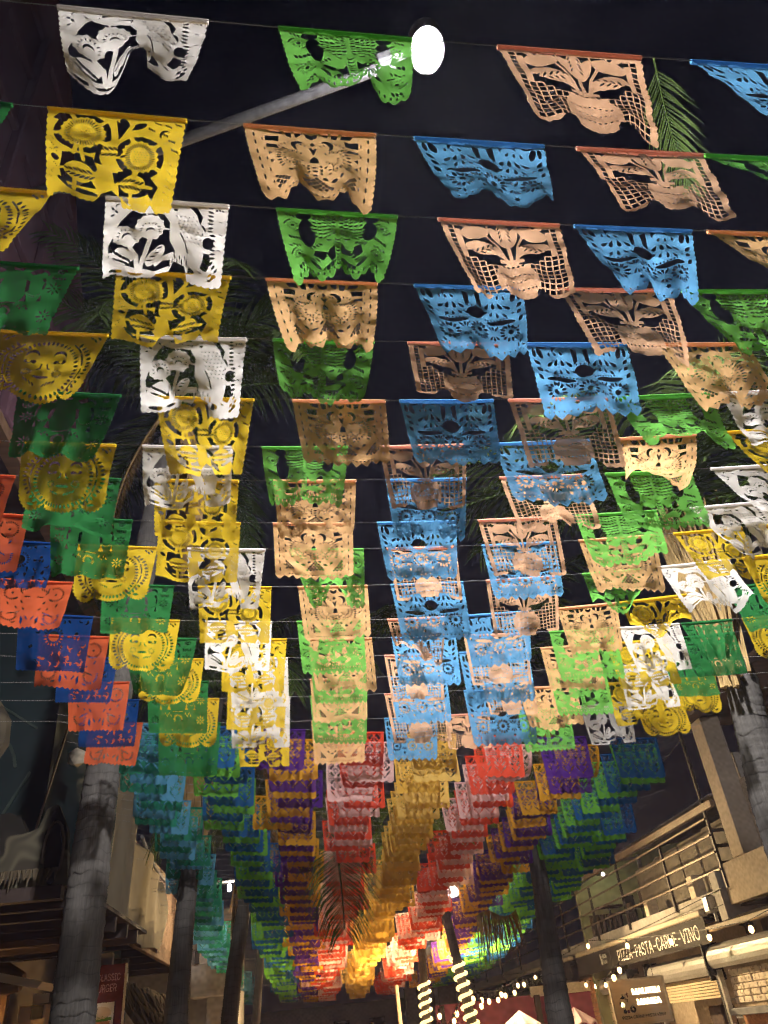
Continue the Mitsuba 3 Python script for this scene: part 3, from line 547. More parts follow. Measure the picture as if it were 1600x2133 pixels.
# hanging signboard with a scooter
bO = np.array([5.80, 17.5, 1.375]); bw, bh = 1.07, .70
sb = thing('hanging_signboard', 'pale wooden signboard with a scooter and lit letters hanging under the awning', 'sign')
part(sb, 'board', bx(bO[0], bO[0] + bw, 17.5, 17.53, bO[2], bO[2] + bh), 'lightwood')
for a, b, c, d in ((-.03, bw + .03, bh, bh + .035), (-.03, bw + .03, -.035, 0)): part(sb, 'frame', bx(bO[0] + a, bO[0] + b, 17.47, 17.55, bO[2] + c, bO[2] + d, .005), 'cream')
for a in (-.035, bw): part(sb, 'frame', bx(bO[0] + a, bO[0] + a + .035, 17.468, 17.552, bO[2] - .034, bO[2] + bh + .034, .005), 'cream')
fo = bO + np.array([0, -.001, 0])
part(sb, 'lettering', text('PIZZA CARNE PASTA VINO', .05, fo + [.10, 0, .075], X, Z, .98)[0], 'black')
for row, (tx, xx, z) in enumerate((('MAURIM', .40, .46), ('MAMEA', .46, .285))):
    m, w = text(tx, .095, fo + [xx, 0, z], X, Z, 1.0); m.vertices[:, 0] = fo[0] + xx + (m.vertices[:, 0] - fo[0] - xx) * ((.58 if row == 0 else .5) / max(w, .01))
    emit(m, sb, 'lit_letters', 10.0, (1.0, .82, .42), .15, 'glowlens')
sc = lambda g: extr(aff.translate(g, .10, .17), .006, fo, X, Z)
part(sb, 'scooter_body', sc(unary_union([Polygon([(.05, .12), (.10, .20), (.20, .13), (.20, .09), (.06, .08)]), stroke([(.16, .13), (.14, .27), (.17, .30)], .045), Polygon([(.20, .10), (.28, .16), (.31, .12), (.24, .08)])])), 'cream')
part(sb, 'scooter_wheel', sc(unary_union([Point(.255, .055).buffer(.058).difference(Point(.255, .055).buffer(.02)), Point(.09, .03).buffer(.035), Polygon([(.04, .25), (.10, .23), (.16, .25), (.11, .28), (.10, .33), (.08, .28)]), Polygon([(.02, .20), (.05, .17), (.05, .13), (.01, .14)]), Polygon([(.12, .24), (.19, .17), (.18, .24)])])), 'black')
part(sb, 'scooter_trim', sc(unary_union([Polygon([(.17, .3), (.2, .25), (.21, .31), (.19, .34)]), box(.14, .0, .18, .05)])), 'maroon')
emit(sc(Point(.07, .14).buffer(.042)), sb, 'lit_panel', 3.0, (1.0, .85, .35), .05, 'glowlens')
for x in (.15, bw - .15): part(sb, 'chain', tube([bO + [x, .015, bh], bO + [x, .015, bh + .55]], .006, 5), 'black')

# the nearer house on the right: arch, column and balcony panel
nh = thing('corner_house', 'beige house with a rough arched opening and a tall column at the right edge', 'building')
part(nh, 'balcony_panel', bx(7.72, 7.9, 6, 15.42, 3.02, 3.70, .01), 'plaster')
part(nh, 'balcony_floor', bx(7.9, 12, 6, 15.42, 2.98, 3.10), 'darksteel')
part(nh, 'column', bx(7.70, 8.1, 14.30, 14.75, 3.70, 6.2, .015), 'plaster')
part(nh, 'back_column', bx(9.2, 9.5, 16.2, 16.5, 3.2, 6.0, .01), 'whiteplaster')
ar = Polygon([(6, 3.705), (14.298, 3.705), (14.298, 4.95), (14.15, 4.98)] + [(12.75 + 1.4 * math.cos(t), 5.6 - 1.65 * math.sin(t)) for t in np.linspace(.42, np.pi - .5, 14)] + [(6, 4.4)])
part(nh, 'arch', extr(ar, .32, np.array([8.07, 0, 0]), Y, Z), 'rough', smooth=30)
part(nh, 'inner_wall', bx(9.6, 9.8, 5, 16.2, 3.1, 7.2), 'greyplaster')
part(nh, 'roof', cat(bx(7.5, 12, 5, 15.0, 6.22, 6.36), *[bar([7.3, y, 6.15], [10, y, 6.9], .09) for y in np.arange(6, 15, 1.1)]), 'darkwood')
part(nh, 'shop_awning', extr(Polygon([(0, 0), (1.2, .28), (1.2, .32), (-.02, .06)]), 8.5, np.array([7.0, 15.0, 2.62]), X, Z), 'darksteel')
part(nh, 'awning_beam', bx(6.95, 7.08, 6.5, 15.1, 2.60, 2.68, .01), 'cream')
for k, (y, z0, z1) in enumerate(((21.6, 3.342, 4.15), (22.7, 3.342, 4.0), (25.2, 3.342, 4.2))):
    c = thing('terrace_chair', f'dark chair on the roof terrace, {ORDW[k]} from the shelter', 'chair', 'chairs on the roof terrace')
    part(c, 'seat', bx(8.2, 8.6, y, y + .4, z0 + .42, z0 + .46, .01), 'darkwood'); part(c, 'backrest', bx(8.58, 8.62, y, y + .4, z0 + .46, z1, .01), 'darkwood')
    for a in (8.22, 8.56):
        for b in (y + .02, y + .36): part(c, 'leg', bx(a, a + .03, b, b + .03, z0, z0 + .42), 'darksteel')
tbl = thing('terrace_table', 'round dark table between the chairs on the roof terrace', 'table'); part(tbl, 'top', trimesh.creation.cylinder(.4, .03, sections=20).apply_translation([8.5, 24.2, 4.08]), 'darkwood'); part(tbl, 'stand', tube([[8.5, 24.2, 3.342], [8.5, 24.2, 4.06]], .03, 8), 'darksteel')
for k, (a, b, sg) in enumerate((([7.62, 15.5, 3.05], [7.70, 33, 2.99], .18), ([7.6, 15.3, 3.30], [7.72, 30, 3.08], .12), ([7.72, 20.8, 5.6], [4.0, 17.0, 3.6], .25), ([7.72, 15.3, 6.1], [7.72, 26.4, 5.6], .2))):
    t = np.linspace(0, 1, 14)[:, None]; single('overhead_cable', ('black cable sagging just under the terrace edge', 'second black cable clipped along the terrace edge', 'thin cable from the middle terrace pole out to the banners', 'thin cable between the tall terrace poles')[k], 'cable', tube(np.array(a) * (1 - t) + np.array(b) * t - np.array([0, 0, sg]) * 4 * t * (1 - t), .008, 5), 'black')
for k in range(12): part(rest, 'fairy_light', trimesh.creation.icosphere(0, .012).apply_translation([7.74, 16.2 + .8 * k, 3.10]), 'cream')
# gabled house far behind
gh = thing('gabled_house', 'yellow-green lit gabled house behind the terrace shelter', 'building')
part(gh, 'wall', extr(Polygon([(7.7, 0), (7.7, 4.65), (9.6, 5.55), (12.5, 5.95), (15, 5.2), (15, 0)]), .2, np.array([0, 24.6, 0]), X, Z), 'gablewall')
part(gh, 'roof', cat(bar([7.3, 24.0, 4.62], [9.7, 24.0, 5.68], 1.2, .10), bar([9.7, 24.0, 5.68], [12.6, 24.0, 6.1], 1.2, .10)), 'greyplaster')
part(gh, 'window', bx(9.05, 9.35, 24.37, 24.4, 3.4, 4.35), 'black')
part(gh, 'curtain', cat(*[tube([[7.9 + .16 * k, 24.1, 3.35], [7.9 + .16 * k, 24.1, 3.9]], .07, 6) for k in range(6)]), 'darkwood')
wl = thing('wall_lamp', 'bright bare lamp under the eave of the gabled house', 'lamp'); _q = at_y(1256, 1821, 23.9)
emit(trimesh.creation.icosphere(2, .05).apply_translation(_q), wl, 'bulb', 70.0, (.95, 1.0, .55), .6, 'glowlens'); part(wl, 'bracket', bar(_q + [0, .04, .03], _q + [0, .55, .05], .04), 'darksteel')

# magenta awning, umbrellas, dark far end
mg = thing('magenta_awning', 'wide magenta awning behind the wrapped palms', 'awning')
part(mg, 'front', bx(3.4, 8.3, 26.0, 26.06, .9, 2.22), 'magenta'); part(mg, 'valance', bx(6.2, 8.3, 25.9, 25.95, 2.16, 2.42), 'cream'); part(mg, 'post', cat(bx(6.25, 6.4, 25.7, 25.85, 0, 2.2), bx(3.5, 3.62, 25.7, 25.85, 0, 2.2)), 'darkwood')
for q, nm in ((at_y(1085, 2128, 21), 'white cafe umbrella under the magenta awning, left one'), (at_y(1200, 2122, 20), 'white cafe umbrella right of the dark palm trunk')):
    u = thing('cafe_umbrella', nm, 'umbrella'); th = np.arange(17) * 2 * np.pi / 16
    V = np.vstack([[q + [0, 0, .22]], [q + [.45 * math.cos(t), .45 * math.sin(t), -.06 - .08 * (k % 2)] for k, t in enumerate(th)]]); part(u, 'canopy', trimesh.Trimesh(V, np.array([[0, i, i + 1] for i in range(1, 17)]), process=False), 'pinkcloth'); part(u, 'pole', tube([[q[0], q[1], 0], q + [0, 0, .2]], .025, 6), 'darksteel')
fb = thing('far_house', 'dark house closing the far end of the street', 'building')
part(fb, 'wall', cat(bx(-6, 12, 52, 53, 0, 3.4), bx(4.6, 12, 46.5, 47, 0, 3.6)), 'greyplaster'); part(fb, 'window', cat(*[bx(x, x + .9, 51.95, 51.99, 1, 2.6) for x in (-3, -1, 1, 3)]), 'black'); part(fb, 'panel', cat(bx(5.2, 6.1, 46.3, 46.4, 2.6, 3.7), bx(6.3, 7.2, 46.3, 46.4, 2.7, 3.6)), 'panel')
single('utility_pole', 'thin tan pole in the far middle of the street', 'pole', tube([[*at_y(836, 2125, 24)[:2], 0], at_y(826, 2052, 24)], [.07, .05], 8), 'lightwood')

# ------------------------------------------------------------------ left side
mb = thing('mural_building', 'tall dark building with a painted swirl mural on the left', 'building')
part(mb, 'terrace_slab', bx(-9, -2.36, 8.3, 8.42, 2.98, 3.10), 'darkwood')
for k, y in enumerate((9.0, 9.65, 10.3, 11.0, 11.7, 12.4)): part(mb, 'joist', bx(-9, -2.42, y, y + .09, 3.0, 3.17, .006), 'darkwood')
part(mb, 'deck', bx(-9, -2.4, 8.42, 13.0, 3.175, 3.22), 'darkwood')
wave = [(-9, 3.1)] + [(-2.33, 3.1), (-2.40, 3.62), (-2.52, 3.88), (-2.62, 3.84), (-2.68, 3.66), (-2.78, 3.62), (-2.86, 3.76), (-2.98, 3.83), (-3.3, 3.80), (-3.6, 3.95), (-9, 3.95)]
part(mb, 'mural_panel', extr(Polygon(wave).buffer(-.02).buffer(.02), .1, np.array([0, 8.5, 0]), X, Z), 'mural')
_rg = [(-2.50 + .095 * math.cos(t), 3.40 + .30 * math.sin(t)) for t in np.linspace(-.6, np.pi + .3, 16)]
part(mb, 'mural_window', extr(aff.scale(Point(-2.50, 3.38).buffer(1, 12), .075, .26), .02, np.array([0, 8.395, 0]), X, Z), 'black')
part(mb, 'mural_rope', tube([[a, 8.36, b] for a, b in _rg], .014, 6), 'rail')
fr = []
for k in range(90):
    x = -5.5 + 3.1 * k / 90 + rs.uniform(0, .03); fr.append(tube([[x, 8.30, 3.25], [x + rs.normal() * .02, 8.27 - rs.uniform(0, .05), 3.06 + rs.uniform(0, .1)]], [.022, .003], 4))
part(mb, 'thatch_fringe', cat(fr), 'thatch', kind='stuff')
part(mb, 'wall', cat(bx(-9, -3.35, 10.6, 11.2, 3.22, 7.1), bx(-3.6, -3.35, 11.2, 16, 3.2, 7.0)), 'teal')
part(mb, 'mural_figure', cat(extr(unary_union([stroke([(-4.6 + .8 * math.cos(t) * (1 - t / 9), 5.0 + .7 * math.sin(t) * (1 - t / 9)) for t in np.linspace(0, 6, 30)], .04), stroke([(-5.2, 4.2), (-4.6, 3.9), (-3.9, 4.3), (-3.6, 4.9)], .035), stroke([(-4.8, 5.8), (-4.2, 5.9), (-3.6, 5.5)], .03), stroke([(-4.2, 3.6), (-4.05, 4.0), (-4.15, 4.4), (-4.0, 4.5)], .03)]), .015, np.array([0, 10.595, 0]), X, Z)), 'muralpaint')
part(mb, 'eave', bar([-3.0, 4.2, 7.12], [-3.0, 11.0, 7.08], .16, .14), 'wood')
part(mb, 'soffit', bx(-7, -3.08, 4.2, 11.2, 7.14, 7.2), 'darkwood')
part(mb, 'pole', tube([at_y(55, 1790, 9.6), at_y(150, 1490, 9.6)], .013, 6), 'rail')
part(mb, 'mask', extr(Polygon([(0, 0), (.32, .02), (.42, .22), (.40, .48), (.24, .72), (.05, .78)]), .14, at_y(-82, 1605, 8.0), X, Z), 'mural')
for p_, s_ in ((at_y(160, 1578, 10.3), .13),): single('wall_lantern', 'small faceted lantern on the dark wall beside the big left trunk', 'lantern', cat(trimesh.creation.icosphere(0, s_).apply_translation(p_), bar(p_ + [0, 0, .05], p_ + [0, .32, .1], .03)), 'cream')
tw = thing('dark_tower', 'tall unlit tower with columns and bands at the upper left', 'building')
part(tw, 'wall', extr(Polygon([(-2, 7.2), (9.4, 7.2), (8.7, 10.4), (7.4, 11.5), (6.1, 13.4), (5.0, 14.0), (-2, 14)]), .3, np.array([-3.32, 0, 0]), Y, Z), 'tower')
for y in (3.9, 5.0, 6.2, 7.6): part(tw, 'column', bx(-3.02, -2.90, y, y + .22, 7.2, 13.4 - max(0, y - 4) * .8, .02), 'tower')
for z in (8.2, 9.3, 10.4, 11.5, 12.5): part(tw, 'band', bx(-3.02, -2.95, -2, 8.8 - max(0, z - 9) * .75, z, z + .12, .01), 'tower')

# shop under the terrace
ls = thing('burger_shop', 'warm lit shop front under the dark slatted terrace at lower left', 'building')
part(ls, 'back_wall', bx(-9, -2.9, 13.2, 13.3, 0, 3.0), 'greyplaster'); part(ls, 'post', bx(-4.12, -3.98, 12.2, 12.32, 0, 2.75), 'wood')
part(ls, 'ceiling_board', extr(Polygon([(0, 0), (2.2, -.55), (2.25, -.48), (0, .12)]), .6, np.array([-5.4, 11.4, 3.0]), X, Z), 'lightwood')
part(ls, 'log_beam', tube([[-6, 11.0, 2.72], [-3.62, 11.0, 2.60], [-3.44, 11.0, 2.55]], [.19, .17, .10], 14), 'wood', smooth=40)
part(ls, 'window', cat(*[bx(-4.9 + .1 * k, -4.86 + .1 * k, 12.6, 12.64, .4, 2.4) for k in range(4)]), 'cream'); part(ls, 'door_leaf', bx(-4.52, -4.25, 12.4, 12.44, .2, 2.35, .01), 'cream')
part(ls, 'notice', bx(*at_y(70, 2075, 12.9)[[0]], *at_y(103, 2075, 12.9)[[0]], 12.88, 12.9, *at_y(70, 2092, 12.9)[[2]], *at_y(70, 2072, 12.9)[[2]]), 'paper')
part(ls, 'cabinet', bx(*at_y(48, 2075, 12.7)[[0]], *at_y(104, 2075, 12.7)[[0]], 12.6, 12.8, .2, *at_y(70, 2095, 12.7)[[2]], .01), 'lightwood'); part(ls, 'screen', bx(*at_y(64, 2110, 12.55)[[0]], *at_y(88, 2110, 12.55)[[0]], 12.55, 12.58, *at_y(64, 2124, 12.55)[[2]], *at_y(64, 2097, 12.55)[[2]]), 'black')
pl = thing('pendant_lamp', 'warm pendant lamp in the burger shop at the lower left corner', 'lamp')
emit(trimesh.creation.icosphere(2, .06).apply_translation([-4.35, 11.6, 2.05]), pl, 'bulb', 150.0, WARM, .8, 'glowlens'); part(pl, 'flex', tube([[-4.35, 11.6, 2.11], [-4.35, 11.6, 2.95]], .008, 5), 'black')
bs = thing('burger_signboard', 'maroon CLASSIC BURGER signboard with a burger picture beside the left trunk', 'sign')
so = at_y(262, 2006, 13.0); sx0 = so[0] - .62
part(bs, 'board', bx(sx0, so[0], 13.0, 13.06, 1.2, so[2]), 'maroon'); part(bs, 'edge', bx(so[0] + .001, so[0] + .02, 12.99, 13.07, 1.2, so[2]), 'cream')
mat('sign_pink', (.52, .30, .31), .6)
part(bs, 'lettering', cat(text('CLASSIC', .085, [sx0 + .245, 12.999, so[2] - .20], X, Z, .62, False)[0], text('BURGER', .095, [sx0 + .21, 12.999, so[2] - .335], X, Z, .60, False)[0]), 'sign_pink')
po = np.array([sx0 + .15, 12.995, so[2] - .88]); part(bs, 'picture', bx(po[0], po[0] + .36, 12.985, 12.999, po[2], po[2] + .42), 'paper')
for nm, m_, g in (('bun', 'lightwood', unary_union([ell(.18, .30, .15, .075), box(.03, .27, .33, .31)])), ('lettuce', 'leafpaint', serr(.18, .225, .16, .035, 14, .12)), ('patty', 'brick', box(.04, .165, .32, .20)), ('lower_bun', 'lightwood', box(.05, .13, .31, .16)), ('dark_patty', 'wood', ell(.18, .08, .12, .035)), ('greens', 'leafpaint', serr(.19, .045, .15, .025, 12, .15))):
    if m_ == 'leafpaint' and 'material_leafpaint' not in scene: mat('leafpaint', (.10, .22, .03), .6)
    part(bs, nm, extr(g, .004, po + [0, -.0102 - .004 * ('patty' in nm), 0], X, Z), m_)
bl = thing('balcony_house', 'house with a tarp-hung balcony behind the big left trunk', 'building')
part(bl, 'fascia', bx(-2.86, -2.78, 11.9, 21, 3.16, 3.38, .008), 'wood'); part(bl, 'balcony_floor', bx(-6, -2.86, 11.9, 21, 3.30, 3.36), 'darkwood'); part(bl, 'wall', bx(-6, -5, 13.4, 21, 0, 3.3), 'greyplaster'); part(bl, 'upper_wall', bx(-6, -3.5, 15, 21, 3.36, 5.4), 'plaster')
for k in range(7): part(bl, 'joist', bx(-5, -2.88, 12.3 + k * 1.2, 12.4 + k * 1.2, 3.19, 3.298), 'darkwood')
for k in range(7): y0 = 16.0 + .62 * k; part(bl, 'board', bx(-2.84 - .01 * (k % 2), -2.80, y0, y0 + .60, 3.39, 4.55 - .05 * k), 'wood')
# tarp with folds, gathered at its upper corners
nu, nv = 46, 26; tu, tv = np.meshgrid(np.linspace(0, 1, nu), np.linspace(0, 1, nv), indexing='ij')
sag = 1.15 * (tu ** 1.6) * (1 - .25 * tu) ; ztop = 5.25 - sag - .32 * np.sin(np.pi * tu); zb = 3.20 + .05 * np.sin(9 * tu)
zt = ztop + (zb - ztop) * tv; yt = 11.7 + 4.4 * tu + .1 * tv
fold = .07 * np.sin(34 * tu + 3 * tv + 2.5 * np.sin(5 * tu)) * (.35 + .65 * (1 - tv)) + .05 * np.sin(12 * tu + 7 * tv * (tu - .3))
tm = trimesh.Trimesh(np.stack([-2.72 + fold, yt, zt], -1).reshape(-1, 3), np.array([[i*nv+j, (i+1)*nv+j, (i+1)*nv+j+1] for i in range(nu-1) for j in range(nv-1)] + [[i*nv+j, (i+1)*nv+j+1, i*nv+j+1] for i in range(nu-1) for j in range(nv-1)]), process=False)
single('tarp', 'tan draped tarp hanging over the balcony behind the big left trunk', 'tarp', tm, 'tarp', smooth=True)
single('tarp_hem_rope', 'grey rolled upper edge of the tan tarp', 'rope', tube([[-2.70, y, z + .02] for y, z in zip(yt[20:, 0], ztop[20:, 0])], .03, 8), 'greyplaster')
th_ = thing('thatched_awning', 'low thatched awning beside the burger signboard', 'awning')
tt = []
for k in range(260):
    u = rs.uniform(0, 1); v = rs.uniform(0, .8); a = np.array([-3.0 + .9 * v + rs.normal() * .03, 13.6 + 5 * u, 2.75 - 1.0 * v]); tt.append(tube([a, a + [.22, rs.normal() * .03, -.30 - .1 * rs.uniform()]], [.028, .008], 4))
part(th_, 'straw', cat(tt), 'thatch', kind='stuff'); part(th_, 'underlay', extr(Polygon([(0, 0), (.9, -1.05), (.86, -1.1), (-.04, -.05)]), 5.0, np.array([-3.04, 18.6, 2.72]), X, Z), 'thatch')
wh = thing('white_block_house', 'white house of stacked boxy blocks behind the second left trunk', 'building')
for a, b, c, d, y in ((398, 2010, 476, 2072, 20.0), (412, 1950, 440, 2010, 20.4), (440, 1950, 482, 2012, 20.8), (430, 2072, 470, 2133, 20.2), (395, 2072, 430, 2133, 20.6), (380, 1900, 500, 1960, 21.2)):
    p0, p1 = at_y(a, b, y), at_y(c, d, y); part(wh, 'block', bx(p0[0], p1[0], y, y + 1.2, min(p1[2], p0[2]) - .1 * (y > 20.5), max(p0[2], p1[2]), .02), 'whiteplaster')
part(wh, 'base', bx(-4.4, -1.9, 21.3, 25, 0, 4.2), 'whiteplaster'); part(wh, 'vent', bx(*at_y(407, 1980, 19.9)[[0]], *at_y(416, 1980, 19.9)[[0]], 19.85, 19.99, *at_y(407, 2008, 19.9)[[2]], *at_y(407, 1982, 19.9)[[2]]), 'darksteel')
# ------------------------------------------------------------------ the banners
def film(name, tex):
    """Thin coloured plastic film: reflects, lets tinted light through, and a little passes straight."""
    scene['material_' + name] = {'type': 'mask', 'opacity': 0.92, 'bsdf': {'type': 'principledthin', 'base_color': tex, 'roughness': 0.2, 'diff_trans': 1.0, 'spec_trans': 0.0, 'eta': 1.5}}
    return name
film('film', {'type': 'mesh_attribute', 'name': 'vertex_color'})
mat('cord', (0.27, 0.26, 0.245), 0.8)
COL = dict(yellow=(.72, .50, .030), green=(.16, .49, .085), darkgreen=(.028, .18, .05), white=(.78, .75, .72), peach=(.80, .47, .27), tan=(.74, .44, .20), blue=(.13, .39, .69), orange=(.62, .12, .045), navy=(.010, .055, .22),
           sky=(.10, .31, .50), pine=(.028, .23, .14), deepblue=(.018, .088, .27), lime=(.14, .42, .05), purple=(.075, .022, .21), gold=(.62, .31, .025), red=(.70, .075, .035), pink=(.78, .50, .47), cream=(.76, .50, .13), honey=(.70, .42, .07), lemon=(.80, .55, .02))
WORD = dict(yellow='yellow', green='bright green', darkgreen='dark green', white='white', peach='peach', tan='tan', blue='light blue', orange='orange', navy='navy blue', sky='sky blue', pine='pine green', deepblue='deep blue', lime='lime green', purple='purple', gold='gold', red='red', pink='pale pink', cream='cream', honey='honey yellow', lemon='lemon yellow')
DES = {}
for _k, _f, _g in (('V', d_vase, (20, 16)), ('F', d_face, (20, 16)), ('S', d_sunflower, (20, 16)), ('T', d_toucan, (20, 16)), ('P', d_palm, (20, 16)), ('B', d_birds, (20, 16)), ('U', d_blue, (20, 16)), ('K', d_pots, (20, 16)),
                   ('R', d_rings, (16, 12)), ('W', d_swirl, (16, 12)), ('N', lambda: d_net(0, True), (14, 9)), ('n', lambda: d_net(0, False), (8, 6))):
    DES[_k] = cutgrid(_f(), *_g)
MOTIF = dict(V='a vase of leaves and net', F='a sun face', S='two sunflowers', T='a toucan and flowers', P='a palm tree', B='two birds over net', U='butterfly wings and three flowers', K='round cacti and star flowers', R='rings of slits', W='a round sun and swirls', N='net diamonds', n='net diamonds')
COLOUR_OF = dict(V='peach', F='yellow', S='yellow', T='white', P='green', B='tan', U='blue', K='darkgreen', R='orange', W='navy')
HEM = dict(peach=(.78, .40, .28), tan=(.76, .42, .22))
rb = np.random.default_rng(11)


def sheet_points(uv, A, B, W, p):
    """The banner's sheet, hung from A to B: p = dict of its bend."""
    ex = (B - A) / np.linalg.norm(B - A); n = np.array([-ex[1], ex[0], 0.0]); n /= np.linalg.norm(n)
    u, v = uv[:, 0], uv[:, 1]; vn = v / H; s = v * W
    phi0 = p['tilt'] + p['roll'] * np.sin(2 * np.pi * (p['f0'] * u + p['h0'])) * .6 + p['skew'] * (u - .5)
    k = (p['curl'] + .6 * p['cw'] * np.sin(2 * np.pi * (p['f1'] * u + p['h1']))) / (H * W)
    k = np.where(np.abs(k) < 0.02, 0.02, k); ph = phi0 + k * s
    y = (np.cos(phi0) - np.cos(ph)) / k; z = -(np.sin(ph) - np.sin(phi0)) / k
    amp = p['rip'] * vn ** 0.8 * (0.35 + 0.65 * vn)
    a = 2 * np.pi * (p['f2'] * u + p['h2'] + 0.25 * p['sl'] * vn); r = amp * np.sin(a)
    r += 0.006 * vn ** .3 * (meshkit.noise(np.stack([u * 9 + p['sd'], v * 9, 0 * u], 1)) - .5) * 2 + 0.002 * (meshkit.noise(np.stack([u * 22 + p['sd'], v * 22, 0 * u + 5], 1)) - .5) * 2
    r += .007 * (np.abs(((2 * u + .5) % 1) - .5) + np.abs(((3 * vn + .2) % 1) - .5) - .5) * vn ** .5 + .006 * vn * (np.abs(meshkit.noise(np.stack([u * 5 + p['sd'], v * 5, 0 * u + 9], 1)) - .5) * 4 - 1)
    c = .7 * p['narrow'] * vn ** 1.1 + 0.25 * (2 * np.pi * p['f2'] * p['rip'] / W) ** 2 * vn ** 1.6
    x = W * (u - 0.5) * (1 - np.minimum(c, .55)) + p['sway'] * vn * W + 0.5 * W * (-0) - .35 * amp * np.cos(a)
    M = (A + B) / 2
    return M + x[:, None] * ex + (y + r * np.cos(ph))[:, None] * n + np.stack([0 * z, 0 * z, z + r * np.sin(ph)], 1)


def banner_mesh(des, col, A, B, W, p):
    uv, f = DES[des]; c = np.array(COL[col]) * p['tone']
    P = sheet_points(uv, A, B, W, p); return P, f, np.broadcast_to(c, P.shape)


def hem_mesh(col, A, B, W, p):
    n = 10; u = np.linspace(0, 1, n + 1); e = B - A; e /= np.linalg.norm(e); q = np.array([-e[1], e[0], 0]); q /= np.linalg.norm(q); V, Fc = [], []
    M = (A + B) / 2; th = np.array([90, 30, -30, -90, -150, 150]) * np.pi / 180; t0 = p['tilt'] * .8
    bul = .55 + .45 * np.sin(np.pi * u) * p['bulge']
    for i in range(n + 1):
        o = M + e * W * (u[i] - .5)
        for a in th:
            l = (.004 if math.sin(a) > 0.9 else -.011 * bul[i] * (1 - math.sin(a))); w = .0045 * math.cos(a) * (1 + bul[i])
            V.append(o + np.array([0, 0, 1]) * l * math.cos(t0) + q * (w - l * math.sin(t0)))
    for i in range(n):
        for j in range(6):
            k = (j + 1) % 6; Fc += [[i*6+j, i*6+k, i*6+6+k], [i*6+j, i*6+6+k, i*6+6+j]]
    c = np.array(HEM.get(col, np.array(COL[col]) * .96)); V = np.array(V)
    return V, np.array(Fc), np.broadcast_to(c, V.shape)


def bend(row, wild=1.0):
    g = rb.normal; U = rb.uniform
    p = dict(tilt=math.radians(max(-6, {1: 3, 2: 2, 3: 3, 4: 2, 5: 1}.get(row, 1) + g() * 4 * wild)), roll=.10 * wild * U(.3, 1), f0=U(.5, 1.2), h0=U(), skew=g() * .07 * wild, curl=g() * .16 * wild, cw=abs(g()) * .16 * wild, f1=U(.5, 1.4), h1=U(),
             rip=(.0135 if row < 8 else .011) * wild * U(.5, 1.4), f2=U(1.5, 3.4), h2=U(), sl=g(), sd=U(0, 500), narrow=.06 + .07 * wild * U(), sway=g() * .035 * wild, tone=U(.84, 1.08), bulge=U(.2, 1))
    return p


def zline(x, y):
    """Height of the strings: they slope down to the right and away along the street."""
    return 3.8 - 0.09 * x * max(0.2, 1 - max(0, y - 6) / 14) - 0.006 * max(0.0, y - 6) - 0.030 * max(0.0, y - 10) + (0.05 * (x - .6) ** 2 / 4 * min(1, y - 6.2) if y > 6.2 else 0)
def on_strings(px, py):
    y, x = 3.0, 0.0
    for _ in range(12):
        q = at_z(px, py, zline(x, y)); x, y = q[0], q[1]
    return q


ORD = 'zeroth first second third fourth fifth sixth seventh eighth ninth tenth eleventh twelfth thirteenth fourteenth fifteenth sixteenth seventeenth eighteenth nineteenth'.split()
TENS = ['', '', 'twent', 'thirt', 'fort', 'fift', 'sixt', 'sevent']
def ordinal(n): return ORD[n] if n < 20 else TENS[n // 10] + ('ieth' if n % 10 == 0 else 'y-' + ORD[n % 10])
